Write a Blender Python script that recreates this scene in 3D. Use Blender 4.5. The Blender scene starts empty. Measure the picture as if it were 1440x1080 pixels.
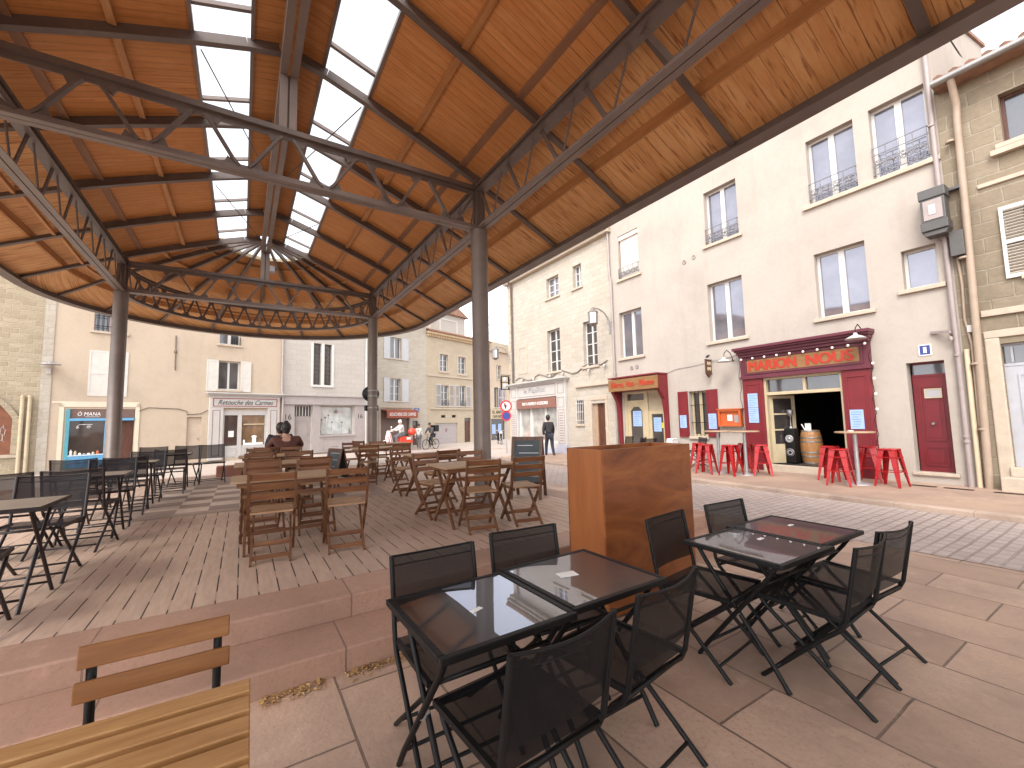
import bpy, math, random
from mathutils import Vector, Matrix
rnd = random.Random(11)
R = math.radians
scn = bpy.context.scene
COL = scn.collection
V = Vector

# ------------------------------------------------------------------ helpers
SPLIT = {'stretchers': 'stretcher', 'seat_rails': 'seat_rail', 'braces': 'brace', 'pilasters': 'pilaster', 'brackets': 'bracket', 'bands': 'band', 'straps': 'strap'}
class MB:
    """collects boxes, bars, tubes; build() links them as ONE mesh object"""
    def __init__(s):
        s.v = []; s.f = []; s.uv = {}; s.sm = set()
    def add(s, vs, fs, smooth=False):
        o = len(s.v); s.v += [tuple(p) for p in vs]
        for f in fs:
            if smooth: s.sm.add(len(s.f))
            s.f.append([i + o for i in f])
    def quad(s, a, b, c, d, uv=None):
        o = len(s.v); s.v += [tuple(a), tuple(b), tuple(c), tuple(d)]
        if uv: s.uv[len(s.f)] = uv
        s.f.append([o, o + 1, o + 2, o + 3]); return s
    def box(s, x0, x1, y0, y1, z0, z1):
        x0, x1 = sorted((x0, x1)); y0, y1 = sorted((y0, y1)); z0, z1 = sorted((z0, z1))
        s.add([(x0, y0, z0), (x1, y0, z0), (x1, y1, z0), (x0, y1, z0), (x0, y0, z1), (x1, y0, z1), (x1, y1, z1), (x0, y1, z1)],
              [(0, 3, 2, 1), (4, 5, 6, 7), (0, 1, 5, 4), (1, 2, 6, 5), (2, 3, 7, 6), (3, 0, 4, 7)])
        return s
    def bar(s, p, q, w, h, up=(0, 0, 1), a=0.5):
        """rectangular bar p->q: w across, h along up; a = share of h below the line"""
        p = V(p); q = V(q); d = (q - p).normalized(); u = V(up)
        sd = d.cross(u)
        if sd.length < 1e-5: sd = d.cross(V((1, 0, 0)))
        sd.normalize(); u = sd.cross(d).normalized()
        vs = []
        for e in (p, q):
            for i, j in ((-1, 0), (1, 0), (1, 1), (-1, 1)):
                vs.append(e + sd * (i * w / 2) + u * (h * (j - a)))
        s.add(vs, [(0, 1, 2, 3), (7, 6, 5, 4), (0, 4, 5, 1), (1, 5, 6, 2), (2, 6, 7, 3), (3, 7, 4, 0)])
        return s
    def tube(s, pts, r, n=8, smooth=True):
        pts = [V(p) for p in pts]; m = len(pts)
        rs = r if isinstance(r, (list, tuple)) else [r] * m
        d0 = (pts[1] - pts[0]).normalized()
        ref = V((0, 0, 1)) if abs(d0.z) < .9 else V((1, 0, 0))
        u = d0.cross(ref).normalized(); vs = []; fs = []
        for i, p in enumerate(pts):
            d = (pts[min(i + 1, m - 1)] - pts[max(i - 1, 0)]).normalized()
            u = (u - d * u.dot(d)).normalized(); w = d.cross(u)
            for k in range(n):
                t = 2 * math.pi * k / n
                vs.append(p + (u * math.cos(t) + w * math.sin(t)) * rs[i])
        for i in range(m - 1):
            for k in range(n):
                k2 = (k + 1) % n
                fs.append((i * n + k, i * n + k2, (i + 1) * n + k2, (i + 1) * n + k))
        s.add(vs, fs, smooth)
        s.add([vs[k] for k in range(n)], [tuple(reversed(range(n)))]); s.add([vs[(m - 1) * n + k] for k in range(n)], [tuple(range(n))])
        return s
    def lathe(s, prof, n=24, c=(0, 0, 0), smooth=True):
        vs = []; fs = []; m = len(prof)
        for r, z in prof:
            for k in range(n):
                t = 2 * math.pi * k / n
                vs.append((c[0] + r * math.cos(t), c[1] + r * math.sin(t), c[2] + z))
        for i in range(m - 1):
            for k in range(n):
                k2 = (k + 1) % n
                fs.append((i * n + k, i * n + k2, (i + 1) * n + k2, (i + 1) * n + k))
        s.add(vs, fs, smooth)
        s.add(vs[:n], [tuple(reversed(range(n)))]); s.add(vs[-n:], [tuple(range(n))])
        return s
    def prism(s, poly, a, b, ax='y'):
        """poly in the plane normal to ax, swept a->b"""
        def P(u, w, t): return {'y': (u, t, w), 'z': (u, w, t), 'x': (t, u, w)}[ax]
        n = len(poly); vs = [P(u, w, a) for u, w in poly] + [P(u, w, b) for u, w in poly]
        fs = [tuple(reversed(range(n))), tuple(range(n, 2 * n))] + [(i, (i + 1) % n, n + (i + 1) % n, n + i) for i in range(n)]
        s.add(vs, fs); return s
    def ball(s, c, r, n=12, m=8):
        rx, ry, rz = r if isinstance(r, (tuple, list)) else (r, r, r)
        vs = []; fs = []
        for i in range(m + 1):
            a = math.pi * i / m
            for k in range(n):
                t = 2 * math.pi * k / n
                vs.append((c[0] + rx * math.sin(a) * math.cos(t), c[1] + ry * math.sin(a) * math.sin(t), c[2] + rz * math.cos(a)))
        for i in range(m):
            for k in range(n):
                k2 = (k + 1) % n
                fs.append((i * n + k, (i + 1) * n + k, (i + 1) * n + k2, i * n + k2))
        s.add(vs, fs, True); return s
    def pieces(s):
        key = lambda p: (round(p[0], 4), round(p[1], 4), round(p[2], 4)); par = {}
        def find(a):
            while par.setdefault(a, a) != a: par[a] = par[par[a]]; a = par[a]
            return a
        for f in s.f:
            k0 = find(key(s.v[f[0]]))
            for i in f[1:]: par[find(key(s.v[i]))] = k0
        out = {}
        for fi, f in enumerate(s.f):
            q = out.setdefault(find(key(s.v[f[0]])), MB()); q.add([s.v[i] for i in f], [tuple(range(len(f)))], fi in s.sm)
        return list(out.values())
    def weld(s):
        idx = {}; nv = []; mp = []
        for p in s.v:
            k = (round(p[0], 5), round(p[1], 5), round(p[2], 5))
            if k not in idx: idx[k] = len(nv); nv.append(p)
            mp.append(idx[k])
        s.f = [[mp[i] for i in f] for f in s.f]; s.v = nv; return s
    def build(s, name, mat, parent=None, bevel=0):
        if name in SPLIT:
            for q in s.pieces(): o = q.weld().build(SPLIT[name], mat, parent, bevel)
            return o
        me = bpy.data.meshes.new(name)
        me.from_pydata(s.v, [], s.f)
        if s.sm:
            for i in s.sm: me.polygons[i].use_smooth = True
        if s.uv:
            l = me.uv_layers.new(name='UVMap')
            for i, uv in s.uv.items():
                for k, li in enumerate(me.polygons[i].loop_indices): l.data[li].uv = uv[k]
        me.validate(); me.update()
        if mat: me.materials.append(mat)
        o = bpy.data.objects.new(name, me); COL.objects.link(o)
        if parent: o.parent = parent
        if bevel:
            b = o.modifiers.new('bevel', 'BEVEL'); b.width = bevel; b.segments = 2; b.limit_method = 'ANGLE'
        return o

def tag(o, label=None, cat=None, group=None, kind=None):
    if label: o['label'] = label
    if cat: o['category'] = cat
    if group: o['group'] = group
    if kind: o['kind'] = kind
    return o

def thing(name, label, cat, loc=(0, 0, 0), rz=0, group=None):
    o = bpy.data.objects.new(name, None); COL.objects.link(o)
    o.empty_display_size = .2; o.location = loc; o.rotation_euler = (0, 0, rz)
    return tag(o, label, cat, group)

def dup(root, loc, rz, label):
    def cp(o, p):
        c = o.copy(); COL.objects.link(c)
        if p: c.parent = p
        for ch in [x for x in KIDS.get(o.name, [])]: cp(ch, c)
        return c
    global KIDS
    KIDS = {}
    for o in bpy.data.objects:
        if o.parent: KIDS.setdefault(o.parent.name, []).append(o)
    r = cp(root, None)
    r.location = loc; r.rotation_euler = (0, 0, rz); r['label'] = label
    return r

# ------------------------------------------------------------------ materials
def base_mat(name):
    m = bpy.data.materials.new(name); m.use_nodes = True
    t = m.node_tree; t.nodes.clear()
    out = t.nodes.new('ShaderNodeOutputMaterial'); b = t.nodes.new('ShaderNodeBsdfPrincipled')
    t.links.new(b.outputs[0], out.inputs[0])
    return m, t, b, out
def N(t, kind, **kw):
    n = t.nodes.new('ShaderNode' + kind)
    for k, v in kw.items():
        if k.startswith('i_'): n.inputs[k[2:].replace('_', ' ')].default_value = v
        else: setattr(n, k, v)
    return n
def L(t, a, b): t.links.new(a, b)
def coords(t, scale=(1, 1, 1), kind='Object', swz=None):
    tc = N(t, 'TexCoord')
    src = tc.outputs[kind]
    if swz:
        sp = N(t, 'SeparateXYZ'); cb = N(t, 'CombineXYZ'); L(t, src, sp.inputs[0])
        for i, a in enumerate(swz): L(t, sp.outputs['xyz'.index(a)], cb.inputs[i])
        src = cb.outputs[0]
    mp = N(t, 'Mapping'); mp.inputs['Scale'].default_value = scale
    L(t, src, mp.inputs[0]); return mp.outputs[0]
def noise(t, vec, scale, detail=5, rough=.6):
    n = N(t, 'TexNoise'); n.inputs['Scale'].default_value = scale; n.inputs['Detail'].default_value = detail
    n.inputs['Roughness'].default_value = rough; L(t, vec, n.inputs['Vector']); return n.outputs['Fac']
def ramp(t, fac, stops):
    r = N(t, 'ValToRGB'); e = r.color_ramp.elements
    while len(e) < len(stops): e.new(.5)
    for i, (p, c) in enumerate(stops):
        e[i].position = p; e[i].color = (*c, 1) if len(c) == 3 else c
    L(t, fac, r.inputs[0]); return r.outputs[0]
def mix(t, fac, a, b, mode='MIX'):
    m = N(t, 'Mix', data_type='RGBA', blend_type=mode)
    if isinstance(fac, (int, float)): m.inputs[0].default_value = fac
    else: L(t, fac, m.inputs[0])
    for x, i in ((a, 6), (b, 7)):
        if isinstance(x, tuple): m.inputs[i].default_value = (*x, 1)
        else: L(t, x, m.inputs[i])
    return m.outputs[2]
def math_(t, op, a, b=None):
    m = N(t, 'Math', operation=op)
    for x, i in ((a, 0), (b, 1)):
        if x is None: continue
        if isinstance(x, (int, float)): m.inputs[i].default_value = x
        else: L(t, x, m.inputs[i])
    return m.outputs[0]
def bump(t, b, h, strength=.3, dist=.01):
    n = N(t, 'Bump'); n.inputs['Strength'].default_value = strength; n.inputs['Distance'].default_value = dist
    L(t, h, n.inputs['Height']); L(t, n.outputs[0], b.inputs['Normal'])
def sc(c, k): return tuple(min(1, x * k) for x in c)

def M_plain(name, col, rough=.6, metal=0, var=.18, scale=6, bmp=0, bscale=60, spec=.5):
    m, t, b, _ = base_mat(name)
    v = coords(t)
    n = noise(t, v, scale)
    L(t, ramp(t, n, [(.25, sc(col, 1 - var)), (.75, sc(col, 1 + var))]), b.inputs['Base Color'])
    n2 = noise(t, v, scale * 3.1)
    r = N(t, 'MapRange'); L(t, n2, r.inputs[0]); r.inputs[3].default_value = max(.02, rough - .12); r.inputs[4].default_value = min(1, rough + .12)
    L(t, r.outputs[0], b.inputs['Roughness'])
    b.inputs['Metallic'].default_value = metal
    b.inputs['Specular IOR Level'].default_value = spec
    if bmp: bump(t, b, noise(t, v, bscale, 4), bmp, .004)
    return m
def M_plaster(name, col, stain=(.55, .45, .36), amt=.35):
    m, t, b, _ = base_mat(name)
    v = coords(t)
    big = noise(t, v, .55, 6, .62); fine = noise(t, v, 9, 6, .7)
    vs = coords(t, (2.2, 2.2, .35)); streak = noise(t, vs, 1.3, 6, .65)
    c = ramp(t, big, [(.3, sc(col, .86)), (.5, col), (.72, sc(col, 1.07))])
    c = mix(t, ramp(t, streak, [(.52, (0, 0, 0)), (.8, (amt, amt, amt))]), c, stain)
    c = mix(t, ramp(t, fine, [(.3, (.22, .22, .22)), (.55, (0, 0, 0))]), c, sc(col, .72))
    L(t, c, b.inputs['Base Color']); b.inputs['Roughness'].default_value = .9; b.inputs['Specular IOR Level'].default_value = .2
    bump(t, b, noise(t, v, 55, 6, .7), .35, .006)
    return m
def M_stone(name, c1, c2, mortar, bw=.5, bh=.25, swz='xzy', ms=.012, distort=.05, stain=.5, blotch=(.2, .16, .12), bstr=.6):
    m, t, b, _ = base_mat(name)
    v = coords(t, swz=swz)
    nz = N(t, 'TexNoise'); nz.inputs['Scale'].default_value = 2.2; nz.inputs['Detail'].default_value = 3; L(t, v, nz.inputs['Vector'])
    off = N(t, 'VectorMath', operation='SCALE'); sub = N(t, 'VectorMath', operation='SUBTRACT'); sub.inputs[1].default_value = (.5, .5, .5)
    L(t, nz.outputs['Color'], sub.inputs[0]); L(t, sub.outputs[0], off.inputs[0]); off.inputs['Scale'].default_value = distort
    add = N(t, 'VectorMath', operation='ADD'); L(t, v, add.inputs[0]); L(t, off.outputs[0], add.inputs[1])
    br = N(t, 'TexBrick'); L(t, add.outputs[0], br.inputs['Vector'])
    br.inputs['Color1'].default_value = (*c1, 1); br.inputs['Color2'].default_value = (*c2, 1); br.inputs['Mortar'].default_value = (*mortar, 1)
    br.inputs['Scale'].default_value = 1; br.inputs['Mortar Size'].default_value = ms; br.inputs['Mortar Smooth'].default_value = .4
    br.inputs['Brick Width'].default_value = bw; br.inputs['Row Height'].default_value = bh
    big = noise(t, v, .7, 7, .68); fine = noise(t, v, 14, 6, .7)
    c = mix(t, ramp(t, big, [(.46, (0, 0, 0)), (.75, (stain, stain, stain))]), br.outputs['Color'], blotch)
    c = mix(t, ramp(t, fine, [(.3, (.35, .35, .35)), (.6, (0, 0, 0))]), c, sc(c1, .5))
    L(t, c, b.inputs['Base Color']); b.inputs['Roughness'].default_value = .88; b.inputs['Specular IOR Level'].default_value = .25
    h = mix(t, .45, br.outputs['Fac'], fine)
    inv = math_(t, 'MULTIPLY', br.outputs['Fac'], -1.0)
    hh = math_(t, 'ADD', inv, math_(t, 'MULTIPLY', fine, .7))
    bump(t, b, hh, bstr, .012)
    return m
def M_wood(name, c1, c2, c3, axis='x', rough=.5, gs=9, plank=0, pax='z'):
    """grain runs along axis (object coordinates)"""
    m, t, b, _ = base_mat(name)
    s = {'x': (.12, 1, 1), 'y': (1, .12, 1), 'z': (1, 1, .12)}[axis]
    v = coords(t, s); v0 = coords(t)
    oi = N(t, 'ObjectInfo')
    ad = N(t, 'VectorMath', operation='ADD'); cb = N(t, 'CombineXYZ')
    mr = math_(t, 'MULTIPLY', oi.outputs['Random'], 7.3); L(t, mr, cb.inputs[0]); L(t, mr, cb.inputs[1]); L(t, mr, cb.inputs[2])
    L(t, v, ad.inputs[0]); L(t, cb.outputs[0], ad.inputs[1]); v = ad.outputs[0]
    g = noise(t, v, gs * 3, 6, .65); g2 = noise(t, v, gs * .8, 3)
    c = ramp(t, g, [(.3, c2), (.5, c1), (.72, c3)])
    c = mix(t, ramp(t, g2, [(.45, (0, 0, 0)), (.75, (.6, .6, .6))]), c, c2)
    c = mix(t, math_(t, 'MULTIPLY', oi.outputs['Random'], .35), c, sc(c1, .7))
    L(t, c, b.inputs['Base Color']); b.inputs['Roughness'].default_value = rough
    bump(t, b, g, .15, .003)
    return m

def M_boards(bw=.115, cols=None, knot=(.64, (.2, .06, .017))):
    """underside of the roof: pine boards, u across the boards, v along them (UV in metres)"""
    m, t, b, _ = base_mat('roof_boards')
    tc = N(t, 'TexCoord'); sp = N(t, 'SeparateXYZ'); L(t, tc.outputs['UV'], sp.inputs[0])
    u = math_(t, 'DIVIDE', sp.outputs[0], bw)
    fl = math_(t, 'FLOOR', u); fr = math_(t, 'FRACT', u)
    wn = N(t, 'TexWhiteNoise', noise_dimensions='1D'); L(t, fl, wn.inputs['W'])
    cb = N(t, 'CombineXYZ'); L(t, math_(t, 'MULTIPLY', sp.outputs[0], 9), cb.inputs[0]); L(t, math_(t, 'MULTIPLY', sp.outputs[1], .9), cb.inputs[1]); L(t, math_(t, 'MULTIPLY', wn.outputs[0], 30), cb.inputs[2])
    g = noise(t, cb.outputs[0], 2.4, 7, .66)
    cb2 = N(t, 'CombineXYZ'); L(t, math_(t, 'MULTIPLY', sp.outputs[0], 15), cb2.inputs[0]); L(t, math_(t, 'MULTIPLY', sp.outputs[1], 1.3), cb2.inputs[1]); L(t, math_(t, 'MULTIPLY', wn.outputs[0], 11), cb2.inputs[2])
    kn = noise(t, cb2.outputs[0], 2.2, 3, .5)
    A = (.6, .262, .086); Bc = (.47, .172, .048); C = (.67, .335, .13)
    if cols: A, Bc, C = cols
    c = ramp(t, g, [(.28, Bc), (.5, A), (.75, C)])
    c = mix(t, ramp(t, wn.outputs[0], [(.0, (0, 0, 0)), (1, (.45, .45, .45))]), c, (.47, .195, .06))
    c = mix(t, ramp(t, kn, [(knot[0], (0, 0, 0)), (knot[0] + .1, (.75, .75, .75))]), c, knot[1])
    pat = noise(t, coords(t), .9, 6, .6)
    c = mix(t, ramp(t, pat, [(.42, (0, 0, 0)), (.7, (.35, .35, .35))]), c, (.5, .215, .068))
    pat2 = noise(t, coords(t, (1.4, 1.4, 1.4)), 1.7, 5, .65)
    c = mix(t, ramp(t, pat2, [(.55, (0, 0, 0)), (.75, (.3, .3, .3))]), c, (.72, .42, .2))
    gap = math_(t, 'LESS_THAN', fr, .05)
    c = mix(t, math_(t, 'MULTIPLY', gap, math_(t, 'MULTIPLY', noise(t, cb2.outputs[0], .8, 2), 1.1)), c, (.06, .024, .01))
    L(t, c, b.inputs['Base Color']); b.inputs['Roughness'].default_value = .62; b.inputs['Specular IOR Level'].default_value = .3
    L(t, c, b.inputs['Base Color'])
    hgt = math_(t, 'SUBTRACT', math_(t, 'MULTIPLY', g, .35), gap)
    bump(t, b, hgt, .45, .008)
    return m
def M_eave_boards():
    m = M_boards(.14, ((.72, .4, .17), (.58, .27, .095), (.78, .5, .26)), (.57, (.24, .075, .02))); m.name = 'eave_boards'; return m  # wide stained boards; brighter light at the eave put into the paler colour
def M_glass(name, col=(.1, .11, .14), refl=.45, rough=.04, tint=(.9, .92, 1)):
    m, t, b, out = base_mat(name)
    v = coords(t); n = noise(t, v, 1.7, 3)
    L(t, ramp(t, n, [(.35, sc(col, .7)), (.65, sc(col, 1.25))]), b.inputs['Base Color']); b.inputs['Roughness'].default_value = .3
    g = N(t, 'BsdfGlossy'); g.inputs['Roughness'].default_value = rough; g.inputs['Color'].default_value = (*tint, 1)
    bm = N(t, 'Bump'); bm.inputs['Strength'].default_value = .04; bm.inputs['Distance'].default_value = .05
    L(t, noise(t, v, 1.1, 2), bm.inputs['Height']); L(t, bm.outputs[0], g.inputs['Normal'])
    mx = N(t, 'MixShader'); mx.inputs[0].default_value = refl
    L(t, b.outputs[0], mx.inputs[1]); L(t, g.outputs[0], mx.inputs[2]); L(t, mx.outputs[0], out.inputs[0])
    return m
def M_mesh(name, col, alpha=.3):
    """woven see-through chair fabric"""
    m, t, b, out = base_mat(name)
    v = coords(t)
    w1 = N(t, 'TexWave', wave_type='BANDS', bands_direction='X'); w1.inputs['Scale'].default_value = 130; L(t, v, w1.inputs[0])
    L(t, ramp(t, noise(t, v, 5), [(.3, sc(col, .8)), (.7, sc(col, 1.3))]), b.inputs['Base Color'])
    b.inputs['Roughness'].default_value = .62; b.inputs['Specular IOR Level'].default_value = .25
    tr = N(t, 'BsdfTransparent'); mx = N(t, 'MixShader'); mx.inputs[0].default_value = alpha
    L(t, b.outputs[0], mx.inputs[1]); L(t, tr.outputs[0], mx.inputs[2]); L(t, mx.outputs[0], out.inputs[0])
    return m
def M_clear(name):
    m, t, b, out = base_mat(name)
    tr = N(t, 'BsdfTransparent'); g = N(t, 'BsdfGlossy'); g.inputs['Roughness'].default_value = .05
    n = noise(t, coords(t), 3); tr.inputs['Color'].default_value = (.95, .96, .97, 1)
    mx = N(t, 'MixShader'); L(t, ramp(t, n, [(.3, (.02, .02, .02)), (.7, (.08, .08, .08))]), mx.inputs[0])
    L(t, tr.outputs[0], mx.inputs[1]); L(t, g.outputs[0], mx.inputs[2]); L(t, mx.outputs[0], out.inputs[0])
    return m
def M_bulb(name, col, st):
    m, t, b, out = base_mat(name)
    b.inputs['Base Color'].default_value = (*col, 1); b.inputs['Roughness'].default_value = .2
    b.inputs['Emission Color'].default_value = (*col, 1); b.inputs['Emission Strength'].default_value = st
    return m

STEEL = M_plain('painted_steel', (.14, .108, .093), .45, .15, .2, 3, .1, 40)
STEEL2 = M_plain('painted_steel_light', (.2, .157, .138), .42, .15, .18, 3, .1, 40)
BOARDS = M_boards(); EAVE = M_eave_boards()
BATTEN = M_wood('pine_batten', (.5, .24, .085), (.4, .16, .05), (.6, .31, .12), 'y', .6)
FLATP = M_wood('dull_wood_strip', (.36, .19, .11), (.3, .15, .08), (.42, .24, .15), 'y', .6)
SKYGLASS = M_clear('skylight_glass')
RAILM = M_plain('grey_wrought_iron', (.17, .16, .17), .5, .2, .15, 8)
ZINC = M_plain('zinc', (.3, .29, .28), .45, .7, .15, 4)
BLACK = M_plain('black_metal', (.007, .0065, .007), .5, .0, .25, 9, spec=.25)
DARKMETAL = M_plain('dark_brown_metal', (.018, .011, .012), .4, .1, .25, 9)
FABRIC = M_mesh('black_mesh_fabric', (.006, .0055, .006), .13)
FABRIC2 = M_mesh('thin_mesh_fabric', (.011, .007, .009), .17)
TGLASS = M_glass('smoked_table_glass', (.003, .003, .005), .25, .012, (.84, .86, 1))
TEAK = M_wood('teak_slats', (.135, .054, .021), (.075, .027, .011), (.21, .095, .04), 'z', .5)
TEAKSEAT = M_wood('weathered_teak_seat', (.34, .19, .1), (.22, .11, .05), (.45, .28, .16), 'x', .5)
TEAKX = M_wood('teak_slats_across', (.17, .066, .025), (.1, .034, .013), (.25, .11, .045), 'x', .48)
TEAKTOP = M_wood('weathered_teak_top', (.36, .23, .13), (.25, .145, .08), (.46, .32, .2), 'x', .55)
PINEB = M_wood('darker_pine_back', (.235, .092, .022), (.16, .055, .012), (.32, .14, .04), 'x', .42)
PINE = M_wood('varnished_pine_slats', (.42, .225, .085), (.3, .145, .048), (.52, .31, .14), 'x', .45)
def M_ply():
    m, t, b, _ = base_mat('figured_plywood')
    v = coords(t, (.55, 1, 1.5)); n = N(t, 'TexNoise'); n.inputs['Scale'].default_value = 1.9; n.inputs['Detail'].default_value = 7; n.inputs['Roughness'].default_value = .62; n.inputs['Distortion'].default_value = 1.6; L(t, v, n.inputs['Vector'])
    g = noise(t, coords(t, (.1, 1, 1)), 30, 5, .6)
    c = ramp(t, n.outputs['Fac'], [(.3, (.085, .02, .006)), (.43, (.18, .05, .013)), (.55, (.255, .08, .02)), (.7, (.33, .115, .033))])
    c = mix(t, ramp(t, g, [(.4, (0, 0, 0)), (.7, (.35, .35, .35))]), c, (.16, .045, .013))
    L(t, c, b.inputs['Base Color']); b.inputs['Roughness'].default_value = .36; bump(t, b, g, .12, .003); return m
PLY = M_ply()
PLYSIDE = M_wood('stained_plywood_side', (.32, .105, .027), (.25, .07, .017), (.38, .14, .042), 'z', .42, 3)
WHITE = M_plain('white_paint', (0.592, 0.576, 0.552), .45, 0, .06, 3)
CREAM = M_plain('cream_paint', (0.464, 0.376, 0.24), .5, 0, .1, 5, .1)
WINEP = M_plain('wine_red_paint', (0.158, 0.0101, 0.0158), .45, 0, .14, 4, .1)
PLUM = M_plain('plum_paint', (.11, .018, .032), .42, 0, .14, 4, .1)
DOORRED = M_plain('dark_red_door_paint', (0.136, 0.0072, 0.0128), .42, 0, .14, 4, .1)
STOOLRED = M_plain('red_enamel', (0.36, 0.00864, 0.0115), .25, .1, .1, 6)
ORANGE = M_plain('orange_paint', (0.465, 0.0975, 0.0225), .5, 0, .1, 6)
SIGNRED = M_plain('sign_red', (0.403, 0.028, 0.0101), .5, 0, .1, 9)
SIGNWOOD = M_wood('sign_board_wood', (0.264, 0.132, 0.0474), (0.201, 0.0843, 0.0263), (0.306, 0.168, 0.0738), 'x', .5)
PAPERBLUE = M_plain('blue_menu_paper', (.3, .42, .68), .7, 0, .06, 5)
INKBLUE = M_plain('menu_ink', (.12, .2, .42), .7, 0, .1, 20)
PAPER = M_plain('white_paper', (.8, .79, .76), .7, 0, .04, 5)
PANE = M_glass('window_pane', (.095, .092, .11), .15, .04, (.86, .86, 1))
DARKPANE = M_glass('dark_window_pane', (.04, .034, .032), .09)
SHOPPANE = M_glass('shop_window_pane', (.05, .03, .022), .06)
OLDWOOD = M_wood('dark_old_door', (.1, .035, .02), (.06, .02, .012), (.15, .06, .035), 'z', .5)
BROWNP = M_plain('brown_awning', (.28, .065, .03), .7, 0, .12, 5)
ROLL = M_plain('roller_shutter_brown', (.16, .1, .085), .55, .2, .15, 9)
BLUEP = M_plain('blue_shop_paint', (.12, .34, .56), .45, 0, .1, 6)
TEALP = M_plain('teal_shop_paint', (.08, .29, .36), .45, 0, .1, 6)
GREYP = M_plain('grey_shopfront_paint', (0.36, 0.313, 0.301), .55, 0, .07, 4)
PALEP = M_plain('pale_shopfront_paint', (0.475, 0.451, 0.429), .5, 0, .06, 4)
LINEP = M_plain('brown_line_paint', (.24, .14, .12), .5, 0, .1, 8)
SHUTP = M_plain('pale_grey_shutters', (0.464, 0.456, 0.464), .55, 0, .08, 5)
SHUTW = M_plain('white_shutters', (0.56, 0.528, 0.48), .55, 0, .08, 5)
PIPE = M_plain('beige_pipe', (0.341, 0.256, 0.19), .5, 0, .12, 4)
PIPEG = M_plain('grey_pipe', (0.313, 0.258, 0.245), .5, .1, .12, 4)
TILE = M_plain('clay_roof_tiles', (.27, .15, .1), .85, 0, .4, 5, .3, 30)
SILL = M_plain('sill_stone', (0.448, 0.368, 0.288), .8, 0, .12, 7, .2)
PINK = M_plaster('pink_render', (.41, .36, .315), (.31, .25, .2), .4)
BEIGE = M_plaster('beige_render', (0.484, 0.391, 0.299), (0.363, 0.278, 0.202), .3)
PALEST = M_stone('pale_limestone', (0.5, 0.457, 0.413), (0.468, 0.424, 0.379), (0.403, 0.35, 0.312), .55, .27, 'xzy', .006, .05, .3, (0.363, 0.309, 0.261), .5)
RUBBLE = M_stone('rubble_limestone', (0.484, 0.433, 0.368), (0.434, 0.382, 0.316), (0.464, 0.413, 0.348), .42, .21, 'xzy', .014, .12, .4, (0.363, 0.286, 0.211), .8)
ASHLAR = M_stone('ashlar_limestone', (0.468, 0.391, 0.295), (0.436, 0.359, 0.261), (0.403, 0.326, 0.244), .62, .31, 'xzy', .006, .02, .3, (0.338, 0.269, 0.185), .4)
GREYST = M_stone('weathered_grey_stone', (0.296, 0.242, 0.176), (0.242, 0.195, 0.136), (0.343, 0.292, 0.226), .62, .3, 'xzy', .016, .05, .75, (0.133, 0.101, 0.0741), .8)
OLDST = M_stone('old_rubble_stone', (0.444, 0.367, 0.263), (0.353, 0.286, 0.195), (0.464, 0.398, 0.295), .36, .17, 'xzy', .02, .16, .5, (0.262, 0.204, 0.148), 1.2)
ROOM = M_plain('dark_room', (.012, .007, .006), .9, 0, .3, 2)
ROOMR = M_plain('glow_tinted_wall', (.1, .03, .012), .9, 0, .3, 2)  # orange glow inside the bar put into the wall colour, no lamp there
CHALK = M_plain('chalkboard', (.045, .055, .06), .75, 0, .3, 6)
SKIN = M_plain('skin', (.42, .24, .17), .55, 0, .08, 9)
HAIRM = M_plain('dark_hair', (.02, .014, .012), .6, 0, .3, 30)
INK = M_plain('black_lettering', (.03, .025, .025), .6, 0, .1, 9)
REDL = M_plain('vermilion_plastic', (.62, .06, .03), .35, 0, .1, 9)
GREYM = M_plain('grey_metal', (.4, .39, .4), .4, .5, .1, 6)
NAVY = M_plain('enamel_blue', (.03, .05, .22), .35, 0, .1, 6)
LAMPM = M_plain('dark_grey_lamp', (.085, .08, .076), .45, .2, .15, 5)
BULB = M_bulb('bulb_glass', (.8, .72, .6), .12)
TYRE = M_plain('tyre_rubber', (.02, .02, .02), .8, 0, .2, 9)

# ------------------------------------------------------------------ ground
def sst(a, b, x):
    t = max(0, min(1, (x - a) / (b - a))); return t * t * (3 - 2 * t)
def gz(x, y): return -.3 * sst(31, 39, x + y)

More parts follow.
